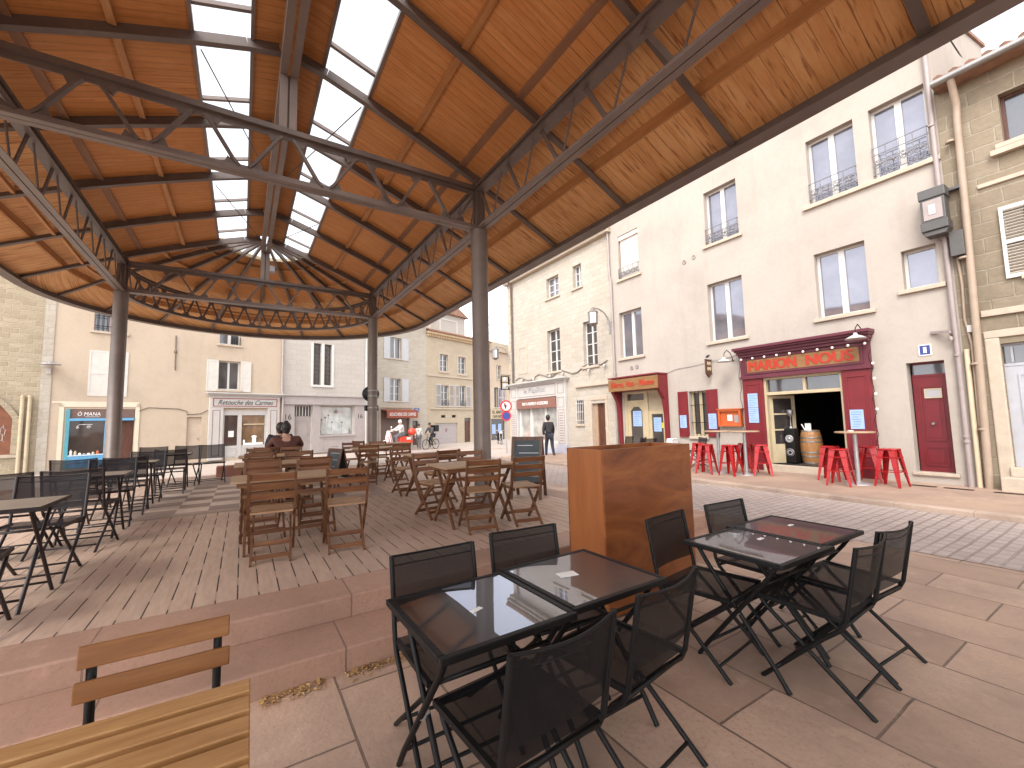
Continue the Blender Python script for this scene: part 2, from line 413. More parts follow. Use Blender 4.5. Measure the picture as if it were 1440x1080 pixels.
def M_ground(name, c1, c2, mort, bw, bh, swz, ms=.007, dist=.01, spots=True, bstr=.35, rough=.72, blotch=(.2, .14, .115)):
    m, t, b, _ = base_mat(name)
    v = coords(t, swz=swz)
    nz = N(t, 'TexNoise'); nz.inputs['Scale'].default_value = 1.6; nz.inputs['Detail'].default_value = 4; L(t, v, nz.inputs['Vector'])
    sub = N(t, 'VectorMath', operation='SUBTRACT'); sub.inputs[1].default_value = (.5, .5, .5); L(t, nz.outputs['Color'], sub.inputs[0])
    off = N(t, 'VectorMath', operation='SCALE'); off.inputs['Scale'].default_value = dist; L(t, sub.outputs[0], off.inputs[0])
    add = N(t, 'VectorMath', operation='ADD'); L(t, v, add.inputs[0]); L(t, off.outputs[0], add.inputs[1])
    br = N(t, 'TexBrick'); L(t, add.outputs[0], br.inputs['Vector'])
    for k, c in (('Color1', c1), ('Color2', c2), ('Mortar', mort)): br.inputs[k].default_value = (*c, 1)
    br.inputs['Scale'].default_value = 1; br.inputs['Mortar Size'].default_value = ms; br.inputs['Mortar Smooth'].default_value = .3
    br.inputs['Brick Width'].default_value = bw; br.inputs['Row Height'].default_value = bh; br.inputs['Bias'].default_value = 0
    big = noise(t, v, .8, 7, .65); mid = noise(t, v, 5, 6, .7); fine = noise(t, v, 38, 4, .7)
    c = mix(t, ramp(t, big, [(.4, (0, 0, 0)), (.68, (.75, .75, .75))]), br.outputs['Color'], blotch)
    c = mix(t, ramp(t, mid, [(.55, (0, 0, 0)), (.75, (.4, .4, .4))]), c, sc(c1, 1.35))
    if spots:
        vo = N(t, 'TexVoronoi'); vo.inputs['Scale'].default_value = 26; L(t, v, vo.inputs['Vector'])
        c = mix(t, ramp(t, vo.outputs['Distance'], [(.1, (.5, .5, .5)), (.2, (0, 0, 0))]), c, sc(c1, .55))
    c = mix(t, ramp(t, fine, [(.3, (.5, .5, .5)), (.52, (0, 0, 0))]), c, sc(c1, .62))
    L(t, c, b.inputs['Base Color'])
    rr = N(t, 'MapRange'); L(t, mid, rr.inputs[0]); rr.inputs[3].default_value = rough - .3; rr.inputs[4].default_value = rough + .15; L(t, rr.outputs[0], b.inputs['Roughness'])
    b.inputs['Specular IOR Level'].default_value = .35
    hh = math_(t, 'ADD', math_(t, 'MULTIPLY', br.outputs['Fac'], -1.0), math_(t, 'ADD', math_(t, 'MULTIPLY', mid, .6), math_(t, 'MULTIPLY', fine, .35)))
    bump(t, b, hh, bstr, .012)
    return m
EXPOSURE = 1.95
SLAB = M_ground('paving_slabs', (.57, .395, .295), (.37, .245, .18), (.16, .11, .085), .93, .52, 'yxz', .008, .022, True, .5, .66, (.24, .17, .14))
COBBLE = M_ground('cobblestones', (.46, .37, .33), (.38, .3, .265), (.25, .19, .165), .21, .125, 'xyz', .014, .05, False, .8, .75, (.42, .34, .31))
WALK = M_ground('pavement_slabs', (.42, .29, .215), (.37, .252, .187), (.3, .21, .165), 1.25, .85, 'yxz', .006, .012, False, .2)
KERB = M_ground('kerb_stone', (.5, .38, .3), (.46, .345, .275), (.3, .22, .18), .9, 5, 'yxz', .006, .01, False, .2)
STEPST = M_ground('step_stone', (.38, .228, .165), (.31, .175, .124), (.16, .1, .08), 1.18, 5, 'xyz', .006, .012, True, .45, .6, (.22, .14, .11))
STEPST2 = M_ground('edge_stone', (.39, .236, .172), (.32, .182, .13), (.16, .1, .08), 1.43, 5, 'xyz', .006, .012, True, .45, .6, (.24, .15, .115))

def sheet(name, mat, x0, x1, y0, y1, dz, step=2.0):
    nx = max(1, int((x1 - x0) / step)); ny = max(1, int((y1 - y0) / step)); m = MB(); vs = []; fs = []
    for j in range(ny + 1):
        for i in range(nx + 1):
            x = x0 + (x1 - x0) * i / nx; y = y0 + (y1 - y0) * j / ny
            vs.append((x, y, gz(x, y) + dz))
    for j in range(ny):
        for i in range(nx):
            a = j * (nx + 1) + i; fs.append((a, a + 1, a + nx + 2, a + nx + 1))
    m.add(vs, fs); return tag(m.build(name, mat), kind='structure')
sheet('ground', SLAB, -60, 70, -40, 90, 0, 2.6)
sheet('road', COBBLE, 6.35, 8.98, -20, 30, .005, 1.5)
STREET = M_ground('street_paving', (.46, .38, .325), (.42, .345, .295), (.36, .3, .26), .5, .3, 'xyz', .006, .02, False, .2, .75, (.42, .35, .31))
sheet('street', STREET, -22, 6.34, 14.2, 30, .005, 1.2)
sheet('street', STREET, -22, -4.41, 2.5, 14.19, .005, 1.2)
sheet('street', STREET, 8.99, 30, 15.5, 44, .009, 1.0)
# pavement along the right-hand houses: a real kerb
m = MB(); m.box(9.2, 12.3, -20, 15.2, -.05, .075); tag(m.build('pavement', WALK), kind='structure')
m = MB(); m.box(9.0, 9.197, -20, 15.2, -.05, .079); tag(m.build('kerb', KERB, bevel=.012), kind='structure')

# platform: steps, border stones, deck
def M_deck():
    m, t, b, _ = base_mat('slotted_deck_boards')
    v = coords(t); sp = N(t, 'SeparateXYZ'); L(t, v, sp.inputs[0])
    u = math_(t, 'DIVIDE', sp.outputs[0], .135); fl = math_(t, 'FLOOR', u); fr = math_(t, 'FRACT', u)
    wn = N(t, 'TexWhiteNoise', noise_dimensions='1D'); L(t, fl, wn.inputs['W'])
    odd = math_(t, 'MODULO', math_(t, 'ABSOLUTE', fl), 2.0)
    d = math_(t, 'FRACT', math_(t, 'ADD', math_(t, 'DIVIDE', sp.outputs[1], .62), math_(t, 'MULTIPLY', odd, .42)))
    groove = math_(t, 'LESS_THAN', fr, .05); wide = math_(t, 'LESS_THAN', fr, .07)
    slot = math_(t, 'MULTIPLY', wide, math_(t, 'LESS_THAN', d, .68))
    cb = N(t, 'CombineXYZ'); L(t, math_(t, 'MULTIPLY', sp.outputs[0], 8), cb.inputs[0]); L(t, math_(t, 'MULTIPLY', sp.outputs[1], 1.2), cb.inputs[1]); L(t, math_(t, 'MULTIPLY', wn.outputs[0], 17), cb.inputs[2])
    g = noise(t, cb.outputs[0], 3.5, 6, .65); big = noise(t, v, .7, 5)
    c = ramp(t, g, [(.3, (.36, .25, .185)), (.55, (.43, .305, .23)), (.75, (.48, .35, .27))])
    c = mix(t, math_(t, 'MULTIPLY', wn.outputs[0], .35), c, (.33, .228, .18))
    c = mix(t, ramp(t, big, [(.5, (0, 0, 0)), (.75, (.5, .5, .5))]), c, (.42, .275, .22))
    c = mix(t, math_(t, 'MULTIPLY', groove, .35), c, (.1, .065, .05))
    c = mix(t, math_(t, 'MULTIPLY', slot, .95), c, (.018, .012, .01))
    L(t, c, b.inputs['Base Color']); b.inputs['Roughness'].default_value = .62; b.inputs['Specular IOR Level'].default_value = .4
    bump(t, b, math_(t, 'SUBTRACT', math_(t, 'MULTIPLY', g, .2), slot), .5, .01)
    return m
DECK = M_deck()
m = MB(); m.box(-4.2, 5.2, 2.95, 3.399, -.1, .15); tag(m.build('step', STEPST, bevel=.012), kind='structure')
m = MB(); m.box(-4.2, 5.2, 3.40, 3.815, -.1, .3); tag(m.build('platform_edge', STEPST2, bevel=.014), kind='structure')
m = MB(); m.box(-4.0, 4.35, 3.818, 13.4, -.1, .297); tag(m.build('deck', DECK), kind='structure')
m = MB(); m.box(4.352, 4.75, 3.818, 13.4, -.1, .3); m.box(-4.4, -4.002, 3.818, 13.4, -.1, .3); m.box(-4.4, 4.75, 13.402, 13.7, -.1, .3)
tag(m.build('platform_border', STEPST, bevel=.01), kind='structure')
def M_check():
    m, t, b, _ = base_mat('chessboard_paving')
    v = coords(t); ck = N(t, 'TexChecker'); ck.inputs['Scale'].default_value = 2.5; L(t, v, ck.inputs['Vector'])
    ck.inputs['Color1'].default_value = (.2, .14, .115, 1); ck.inputs['Color2'].default_value = (.46, .36, .29, 1)
    c = mix(t, ramp(t, noise(t, v, 6, 5), [(.35, (0, 0, 0)), (.7, (.4, .4, .4))]), ck.outputs[0], (.28, .2, .165))
    L(t, c, b.inputs['Base Color']); b.inputs['Roughness'].default_value = .6; return m
m = MB(); m.quad((-1.2, 8.0, .302), (2.0, 8.0, .302), (2.0, 11.2, .302), (-1.2, 11.2, .302)); tag(m.build('chessboard_paving', M_check()), kind='structure')
BORD = M_ground('deck_plain_border', (.33, .245, .2), (.3, .22, .18), (.2, .14, .11), .6, .3, 'xyz', .004, .01, False, .15, .6)
m = MB()
m.quad((-1.5, 7.72, .301), (2.3, 7.72, .301), (2.3, 7.996, .301), (-1.5, 7.996, .301)); m.quad((-1.5, 11.204, .301), (2.3, 11.204, .301), (2.3, 13.39, .301), (-1.5, 13.39, .301))
m.quad((-1.5, 7.998, .301), (-1.204, 7.998, .301), (-1.204, 11.202, .301), (-1.5, 11.202, .301)); m.quad((2.004, 7.998, .301), (2.3, 7.998, .301), (2.3, 11.202, .301), (2.004, 11.202, .301))
tag(m.build('deck_border_strip', BORD), kind='structure')
# low stone block on the far side of the platform
m = MB(); m.box(-.52, .06, 13.05, 13.38, .297, .56)
tag(m.build('stone_block', M_plain('red_stone_block', (.22, .09, .06), .8, 0, .2, 5, .2), bevel=.02), 'low reddish stone block on the far edge of the platform', 'block')
# dry leaves at the foot of the step
m = MB()
for (x0, x1, k) in ((.12, .46, 170), (.58, 1.1, 200)):
    for i in range(k):
        x = x0 + (x1 - x0) * rnd.random(); y = 2.945 - abs(rnd.gauss(0, .05)); z = .003 + rnd.random() * .012
        a = rnd.random() * 6.3; s = .006 + rnd.random() * .015; tl = rnd.uniform(-.008, .008)
        dx, dy = math.cos(a) * s, math.sin(a) * s
        m.add([(x - dx, y - dy, z), (x + dy * .5, y - dx * .5, z + abs(tl) + .002), (x + dx, y + dy, z + tl * .4 + .005), (x - dy * .5, y + dx * .5, z + .004)], [(0, 1, 2, 3)])
tag(m.build('dry_leaves', M_plain('dry_leaf', (.42, .25, .1), .8, 0, .45, 30)), kind='stuff')

# ------------------------------------------------------------------ the market hall
XC, A = .40, 2.80            # axis, half distance between the column rows
Y1, Y0 = 12.7, -7.49          # the two semicircle centres; a bay behind the camera is added to darken the steps
BAY = 1.6825
PROF = [(0, 6.42), (.45, 6.31), (1.03, 6.12), (1.9, 5.80), (2.8, 5.44), (3.55, 5.10), (4.40, 4.70)]
def pz(r):
    for (a, za), (b, zb) in zip(PROF, PROF[1:]):
        if r <= b: return za + (zb - za) * (r - a) / (b - a)
    return PROF[-1][1]
hall = thing('market_hall', 'open oval market hall of brown steel columns and trusses under a timber-boarded roof', 'market hall', (XC, 0, 0))
UPB = .15                    # boards sit this far above the rafters' lower edge
def side_pt(sx, r, y, dz=0): return (sx * r, y, pz(r) + dz)
def ring_pt(end, ang, r, dz=0):   # ang 0..pi
    cy = Y1 if end > 0 else Y0
    return (r * math.cos(ang), cy + end * r * math.sin(ang), pz(r) + dz)
# boarding: straight sides
def board_strip(pts_fn, rs, ts, t_len, thick=.03):
    mm = MB()
    for k in range(len(ts) - 1):
        for i in range(len(rs) - 1):
            a = pts_fn(rs[i], ts[k]); b = pts_fn(rs[i + 1], ts[k]); c = pts_fn(rs[i + 1], ts[k + 1]); d = pts_fn(rs[i], ts[k + 1])
            u0, u1 = ts[k] * t_len, ts[k + 1] * t_len
            mm.quad(a, b, c, d, [(u0, rs[i]), (u0, rs[i + 1]), (u1, rs[i + 1]), (u1, rs[i])])
            up = lambda p: (p[0], p[1], p[2] + thick)
            mm.quad(up(d), up(c), up(b), up(a), [(u1, rs[i]), (u1, rs[i + 1]), (u0, rs[i + 1]), (u0, rs[i])])
    for k in range(len(ts) - 1):   # end edges
        for r in (rs[0], rs[-1]):
            a = pts_fn(r, ts[k]); d = pts_fn(r, ts[k + 1])
            mm.quad(a, d, (d[0], d[1], d[2] + thick), (a[0], a[1], a[2] + thick), [(ts[k] * t_len, r)] * 4)
    return mm
NB = 12
for sx in (-1, 1):
    ys = [Y0 + (Y1 - Y0) * k / NB for k in range(NB + 1)]
    board_strip(lambda r, y: side_pt(sx, r, y, UPB), [0, .42], ys, 1).build('ridge_boarding', BOARDS, hall)
    board_strip(lambda r, y: side_pt(sx, r, y, UPB), [1.03, 1.9, 2.86], ys, 1).build('roof_boarding', BOARDS, hall)
    board_strip(lambda r, y: side_pt(sx, r, y, UPB + .05), [2.803, 3.4, 3.86], ys, 1).build('roof_boarding', EAVE, hall)
    board_strip(lambda r, y: side_pt(sx, r, y, UPB - .085), [3.78, 4.1, 4.42], ys, 1).build('eave_boarding', EAVE, hall)
    MB().bar(side_pt(sx, 3.765, Y0, UPB - .0), side_pt(sx, 3.765, Y1, UPB - .0), .028, .17).build('eave_edge_board', BATTEN, hall)
    # skylight: glass and glazing bars
    g = MB()
    for k in range(NB):
        ya, yb = ys[k] + .04, ys[k + 1] - .04
        g.quad(side_pt(sx, .42, ya, UPB + .03), side_pt(sx, 1.03, ya, UPB + .03), side_pt(sx, 1.03, yb, UPB + .03), side_pt(sx, .42, yb, UPB + .03))
    g.build('skylight', SKYGLASS, hall)
    g = MB()
    for k in range(NB):
        y = ys[k] + BAY * .76
        g.bar(side_pt(sx, .40, y, UPB + .03), side_pt(sx, 1.05, y, UPB + .03), .05, .05)
    for r in (.42, 1.03): g.bar(side_pt(sx, r, Y0, UPB + .0), side_pt(sx, r, Y1, UPB + .0), .04, .06)
    g.build('glazing_bars', STEEL2, hall)
    # timber purlins under the boards
    for r, w in ((1.72, .075),):
        for k in range(NB):
            MB().bar(side_pt(sx, r, ys[k] + .04, UPB - .03), side_pt(sx, r, ys[k + 1] - .04, UPB - .03), w, .06).build('timber_purlin', BATTEN, hall)
    g = MB(); g.bar(side_pt(sx, 2.52, Y0, UPB - .012), side_pt(sx, 2.52, Y1, UPB - .012), .13, .02); g.build('flat_purlin', FLATP, hall)
    for k in range(NB):
        MB().bar(side_pt(sx, 3.45, ys[k] + .04, UPB + .0), side_pt(sx, 3.45, ys[k + 1] - .04, UPB - .1), .05, .07).build('timber_purlin', BATTEN, hall)
    # rafters: I-section following the roof curve
    for k in range(NB + 1):
        g = MB(); y = ys[k]
        pts = [.1, .45, 1.03, 1.9, 2.8, 3.55, 4.38]
        for a, b in zip(pts, pts[1:]):
            hh = .15 if b <= 2.81 else .085
            g.bar(side_pt(sx, a, y, .012), side_pt(sx, b, y, .012), .085, .014, a=1)
            g.bar(side_pt(sx, a, y, .012), side_pt(sx, b, y, .012), .02, hh - .02, a=0)
        g.build('rafter', STEEL, hall)
    # lattice girder along the column row
    g = MB(); X = sx * A; zt, zb = 5.40, 4.66
    g.bar((X - .05, Y0, zt), (X - .05, Y1, zt), .075, .05, a=1); g.bar((X + .05, Y0, zt), (X + .05, Y1, zt), .075, .05, a=1)
    g.bar((X - .05, Y0, zt), (X - .05, Y1, zt), .012, .11, a=1); g.bar((X + .05, Y0, zt), (X + .05, Y1, zt), .012, .11, a=1); g.bar((X, Y0, zt - .105), (X, Y1, zt - .105), .17, .012, a=1)
    g.build('top_chord', STEEL, hall)
    g = MB()
    for dx in (-.048, .048):
        g.bar((X + dx, Y0, zb), (X + dx, Y1, zb), .082, .014, a=1); g.bar((X + dx * .4, Y0, zb), (X + dx * .4, Y1, zb), .012, .085, a=0)
    g.build('bottom_chord', STEEL2, hall)
    g = MB(); ST = BAY / 2
    for k in range(24):
        y = Y0 + ST * (k + .5)
        g.tube([(X, y - .05, zb + .04), (X, y - .36, zt - .04)], .013, 6)
        g.bar((X, y + .02, zb + .05), (X, y + .36, zt - .05), .02, .052, up=(0, 1, 0))
        g.prism([(y - .09, zb), (y + .1, zb), (y + .15, zb + .09), (y + .02, zb + .12), (y - .07, zb + .11)], X - .008, X + .008, 'x')
        g.prism([(y + .25, zt - .02), (y + .47, zt - .02), (y + .44, zt - .1), (y + .35, zt - .13), (y + .28, zt - .11)], X - .009, X + .009, 'x')
    g.build('lattice', STEEL, hall)
    # eave beam
    g = MB(); r = 4.44
    p0, p1 = (sx * r, Y0, 4.65), (sx * r, Y1, 4.65); g.bar((sx * 4.44, Y0, 4.65), (sx * 4.44, Y1, 4.65), .2, .016, a=1)
    g.bar(p0, p1, .02, .22, a=0); g.bar((sx * (r + .04), Y0, 4.80), (sx * (r + .04), Y1, 4.80), .09, .09, a=0)
    g.build('eave_beam', STEEL, hall)
    # columns with square heads
    for y in (Y0, -.76, 5.97, Y1):
        g = MB(); zb0 = 0 if y < 0 else .297
        g.lathe([(.16, zb0), (.16, zb0 + .012), (.134, zb0 + .02), (.134, 4.60), (.14, 4.61), (.14, 4.645)], 28, (X, y, 0))
        g.box(X - .075, X + .075, y - .075, y + .075, 4.64, 5.5)
        g.box(X - .1, X + .1, y - .012, y + .012, 4.66, 5.42); g.box(X - .012, X + .012, y - .1, y + .1, 4.66, 5.42)
        c = g.build('column', STEEL, hall)
# the two rounded ends
NS = 11
def arc(end, r, z, n=36): return [(r * math.cos(math.pi * k / n), (Y1 if end > 0 else Y0) + end * r * math.sin(math.pi * k / n), z) for k in range(n + 1)]
def ring_bar(g, end, r, z, w, h, a=.5, n=36):
    p = arc(end, r, z, n)
    for i in range(n): g.bar(p[i], p[i + 1], w, h, a=a)
for end in (1, -1):
    angs = [math.pi * k / (NS - 1) for k in range(NS)]
    for nm, mt, rs, dz in (('roof_boarding', BOARDS, [.95, 1.4, 1.9, 2.86], UPB), ('roof_boarding', EAVE, [2.803, 3.4, 3.86], UPB + .05), ('eave_boarding', EAVE, [3.78, 4.1, 4.42], UPB - .085)):
        mm = MB()
        for k in range(NS - 1):
            for j in range(3):
                a0 = angs[k] + (angs[k + 1] - angs[k]) * j / 3; a1 = angs[k] + (angs[k + 1] - angs[k]) * (j + 1) / 3
                for i in range(len(rs) - 1):
                    q = [ring_pt(end, a0, rs[i], dz), ring_pt(end, a0, rs[i + 1], dz), ring_pt(end, a1, rs[i + 1], dz), ring_pt(end, a1, rs[i], dz)]
                    uv = [(a0 * rs[i] + k * 3, rs[i]), (a0 * rs[i + 1] + k * 3, rs[i + 1]), (a1 * rs[i + 1] + k * 3, rs[i + 1]), (a1 * rs[i] + k * 3, rs[i])]
                    mm.quad(*q, uv)
                    mm.quad(*[(p[0], p[1], p[2] + .03) for p in reversed(q)], list(reversed(uv)))
        mm.build(nm, mt, hall)
    g = MB()
    for k in range(NS - 1):
        q = [ring_pt(end, angs[k], .12, UPB + .03), ring_pt(end, angs[k], .97, UPB + .03), ring_pt(end, angs[k + 1], .97, UPB + .03), ring_pt(end, angs[k + 1], .12, UPB + .03)]
        g.quad(*q)
    g.build('skylight', SKYGLASS, hall)
    g = MB(); ring_bar(g, end, .96, pz(.96) + UPB - .02, .07, .09); g.build('skylight_kerb', CREAM, hall)
    for r, w in ((1.35, .07), (2.15, .07), (3.45, .05)):
        g = MB(); ring_bar(g, end, r, pz(r) + UPB - (.03 if r < 3 else .1), w, .06, n=40); g.build('timber_purlin', BATTEN, hall)
    g = MB(); ring_bar(g, end, 3.765, pz(3.765) + UPB, .028, .17, n=40); g.build('eave_edge_board', BATTEN, hall)
    for k in range(1, NS - 1):
        g = MB(); pts = [.1, .62, 1.2, 1.9, 2.8, 3.55, 4.38]
        for a, b in zip(pts, pts[1:]):
            hh = .13 if b <= 2.81 else .085
            g.bar(ring_pt(end, angs[k], a, .012), ring_pt(end, angs[k], b, .012), .065, .012, a=1)
            g.bar(ring_pt(end, angs[k], a, .012), ring_pt(end, angs[k], b, .012), .018, hh - .02, a=0)
        g.build('rafter', STEEL, hall)
    g = MB(); ring_bar(g, end, A, 5.30, .1, .06); ring_bar(g, end, A, 5.27, .014, .1); g.build('ring_top_chord', STEEL, hall)
    g = MB(); ring_bar(g, end, A, 4.64, .1, .016); ring_bar(g, end, A, 4.68, .014, .07); g.build('ring_bottom_chord', STEEL, hall)
    g = MB(); nm_ = 20
    for k in range(nm_):
        def P(t, z): return (A * math.cos(math.pi * t / nm_), (Y1 if end > 0 else Y0) + end * A * math.sin(math.pi * t / nm_), z)
        g.bar(P(k, 5.24), P(k + .5, 4.70), .018, .05); g.bar(P(k + .5, 4.70), P(k + 1, 5.24), .018, .05)
        g.bar(P(k + .3, 4.71), P(k + .7, 4.71), .016, .09); g.bar(P(k - .16, 5.22), P(k + .16, 5.22), .016, .1)
    g.build('ring_lattice', STEEL, hall)
    g = MB(); ring_bar(g, end, 4.44, 4.66, .02, .22, 0, 48); ring_bar(g, end, 4.44, 4.645, .2, .014, 1, 48); ring_bar(g, end, 4.48, 4.80, .09, .09, 0, 48); g.build('eave_beam', STEEL, hall)
# cross girders
for y in (Y0, -.76, 5.97, Y1):
    zt, zb = 5.38, 4.66
    g = MB(); g.bar((-A, y, zt), (A, y, zt), .12, .07, a=1); g.bar((-A, y, zt - .07), (A, y, zt - .07), .016, .07, a=1); g.build('top_chord', STEEL, hall)
    g = MB()
    for dy in (-.045, .045): g.bar((-A, y + dy, zb), (A, y + dy, zb), .078, .016, a=1); g.bar((-A, y + dy * .3, zb), (A, y + dy * .3, zb), .01, .08, a=0)
    g.build('bottom_chord', STEEL2, hall)
    g = MB(); W = 2 * A / 6
    for k in range(6):
        x = -A + W * (k + .5); b0, t0 = zb + .06, zt - .10
        for s_ in (-1, 1):
            # web member with flared, rounded ends (cut from plate)
            pts = [(x + s_ * .05, b0 + .015), (x + s_ * .10, b0 + .07), (x + s_ * (W / 2 - .11), t0 - .07), (x + s_ * (W / 2 - .06), t0 - .015)]
            for a, b in zip(pts, pts[1:]): g.bar((a[0], y, a[1]), (b[0], y, b[1]), .034, .066, up=(0, 1, 0))
        fil = [(x - .22, b0 - .03), (x + .22, b0 - .03), (x + .17, b0 + .11), (x + .12, b0 + .06), (x + .06, b0 + .035), (x - .06, b0 + .035), (x - .12, b0 + .06), (x - .17, b0 + .11)]
        g.prism(fil, y - .013, y + .013, 'y')
    for k in range(7):
        x = -A + W * k
        if k in (0, 6): continue
        g.prism([(x - .25, t0 + .04), (x - .18, t0 - .11), (x - .12, t0 - .06), (x - .06, t0 - .035), (x + .06, t0 - .035), (x + .12, t0 - .06), (x + .18, t0 - .11), (x + .25, t0 + .04)][::-1], y - .0135, y + .0135, 'y')
    g.build('lattice', STEEL, hall)
# ridge beam of two channels, king posts, wind bracing
g = MB()
for dx in (-.06, .06):
    g.bar((dx, Y0, 6.12), (dx, Y1, 6.12), .09, .014, a=1); g.bar((dx * 1.55, Y0, 6.12), (dx * 1.55, Y1, 6.12), .012, .30, a=0)
g.build('ridge_beam', STEEL2, hall)
for y in (Y0, -.76, 5.97, Y1):
    g = MB(); g.box(-.1, -.012, y - .05, y + .05, 5.32, 6.13); g.box(.012, .1, y - .05, y + .05, 5.32, 6.13); g.box(-.1, .1, y - .02, y + .02, 5.32, 6.13)
    g.build('king_post', STEEL2, hall)
g = MB()
for a, b in (((-.95, 9.6), (-.05, 12.5)), ((.95, 10.4), (.1, 12.5)), ((-.95, 6.1), (-.05, 9.2)), ((.95, 6.1), (.1, 9.2))):
    g.tube([(a[0], a[1], pz(abs(a[0])) + .02), (b[0], b[1], 6.3)], .009, 6)
g.build('wind_bracing', STEEL, hall)
g = MB(); g.box(.1, .22, Y1 - .2, Y1 - .08, 5.55, 5.72); g.box(.11, .21, Y1 - .24, Y1 - .2, 5.56, 5.66); fl = g.build('floodlight', GREYM)
fl.location = (XC, 0, 0); tag(fl, 'small grey floodlight fixed to the far king post under the hall roof', 'floodlight')

# ------------------------------------------------------------------ building kit (local: x right, y into the house, z up)
def facade(parent, x0, x1, z0, z1, ops, mat, depth=6, rev=.24, name='wall', zl=None):
    """front with real openings and reveals, side walls and back; zl = left-hand top height"""
    m = MB(); xs = sorted({x0, x1, *[o[0] for o in ops], *[o[1] for o in ops]}); zs = sorted({z0, z1, *[o[2] for o in ops], *[o[3] for o in ops]})
    inside = lambda x, z: any(o[0] - 1e-4 < x < o[1] + 1e-4 and o[2] - 1e-4 < z < o[3] + 1e-4 for o in ops)
    for i in range(len(xs) - 1):
        for j in range(len(zs) - 1):
            a, b, c, d = xs[i], xs[i + 1], zs[j], zs[j + 1]
            if inside((a + b) / 2, (c + d) / 2): continue
            m.quad((a, 0, c), (b, 0, c), (b, 0, d), (a, 0, d))
    for a, b, c, d in ops:
        m.quad((a, 0, c), (a, 0, d), (a, rev, d), (a, rev, c)); m.quad((b, 0, c), (b, rev, c), (b, rev, d), (b, 0, d))
        m.quad((a, 0, d), (b, 0, d), (b, rev, d), (a, rev, d)); m.quad((a, 0, c), (a, rev, c), (b, rev, c), (b, 0, c))
    m.quad((x0, 0, z0), (x0, 0, z1), (x0, depth, z1), (x0, depth, z0)); m.quad((x1, 0, z0), (x1, depth, z0), (x1, depth, z1), (x1, 0, z1))
    m.quad((x0, depth, z0), (x0, depth, z1), (x1, depth, z1), (x1, depth, z0))
    return m.build(name, mat, parent)
def roof(parent, x0, x1, z, depth=6, rise=1.4, ov=.35, mat=None):
    m = MB(); n = int((x1 - x0) / .22)
    m.add([(x0, -ov, z), (x1, -ov, z), (x1, depth / 2, z + rise), (x0, depth / 2, z + rise), (x0, depth, z), (x1, depth, z)], [(0, 1, 2, 3), (3, 2, 5, 4)])
    m.add([(x0, -ov, z - .06), (x1, -ov, z - .06), (x1, depth, z - .06), (x0, depth, z - .06)], [(3, 2, 1, 0)])
    m.quad((x0, -ov, z - .06), (x1, -ov, z - .06), (x1, -ov, z), (x0, -ov, z))
    for i in range(n):   # rows of barrel tiles
        x = x0 + (i + .5) * (x1 - x0) / n
        m.tube([(x, -ov - .05, z + .02), (x, depth / 2, z + rise + .03)], .085, 8)
    return m.build('roof', mat or TILE, parent)
def win(parent, x0, x1, z0, z1, cols=2, rows=1, fm=None, gm=None, y=.17, fr=.055, sill=True, sm=None, rail=False, name='window', mid=.06, sillx=.1, curtain=None):
    fm = fm or WHITE; gm = gm or PANE; m = MB(); e = .008
    m.box(x0 - e, x0 + fr, y, y + .06, z0 - e, z1 + e); m.box(x1 - fr, x1 + e, y, y + .06, z0 - e, z1 + e)
    m.box(x0 + fr, x1 - fr, y, y + .06, z1 - fr, z1 + e); m.box(x0 + fr, x1 - fr, y, y + .06, z0 - e, z0 + fr * 1.25)
    for c in range(1, cols):
        x = x0 + (x1 - x0) * c / cols; wd = mid if c * 2 == cols else .022
        m.box(x - wd, x + wd, y - .012, y + .055, z0 + fr * 1.25, z1 - fr)
    for r in range(1, rows):
        z = z0 + (z1 - z0) * r / rows; m.box(x0 + fr, x1 - fr, y + .006, y + .05, z - .016, z + .016)
    o = m.build(name, fm, parent)
    MB().box(x0 + fr * .5, x1 - fr * .5, y + .03, y + .04, z0 + fr * .5, z1 - fr * .5).build('pane', gm, o)
    if sill: MB().box(x0 - sillx, x1 + sillx, -.07, y + .005, z0 - .075, z0 + .014).build('sill', sm or SILL, o, bevel=.008)
    if rail: railing(o, x0 + .02, x1 - .02, z0 + .1, z0 + rail)
    return o
def curl(m, c, r, y, n=14, turns=1.4, sgn=1, ph=0):
    pts = [(c[0] + sgn * r * (1 - .72 * i / n) * math.cos(ph + turns * 2 * math.pi * i / n), y, c[1] + r * (1 - .72 * i / n) * math.sin(ph + turns * 2 * math.pi * i / n)) for i in range(n + 1)]
    m.tube(pts, .0085, 5)
def railing(o, x0, x1, z0, z1, y=-.035):
    m = MB(); h = z1 - z0; zt = z1; zm = z1 - .17
    for z in (z0, zm, zt): m.box(x0 - .02, x1 + .02, y - .008, y + .008, z - .008, z + .008)
    n = 4; w = (x1 - x0) / n
    for k in range(n + 1): m.box(x0 + k * w - .007, x0 + k * w + .007, y - .007, y + .007, z0, zt)
    for k in range(n):
        cx = x0 + (k + .5) * w; cz = (z0 + zm) / 2; rr = min(w, zm - z0) * .27
        for sg in (-1, 1):
            curl(m, (cx + sg * w * .22, cz + rr * .55), rr, y, sgn=sg); curl(m, (cx + sg * w * .22, cz - rr * .75), rr * .9, y, sgn=-sg, ph=1.5)
        m.ball((cx, y, cz), (.03, .02, .045), 6, 4)
    for x in (x0, x1):
        for z in (z0, zt): m.box(x - .012, x + .012, y, .02, z - .007, z + .007)
    m.build('railing', RAILM, o)
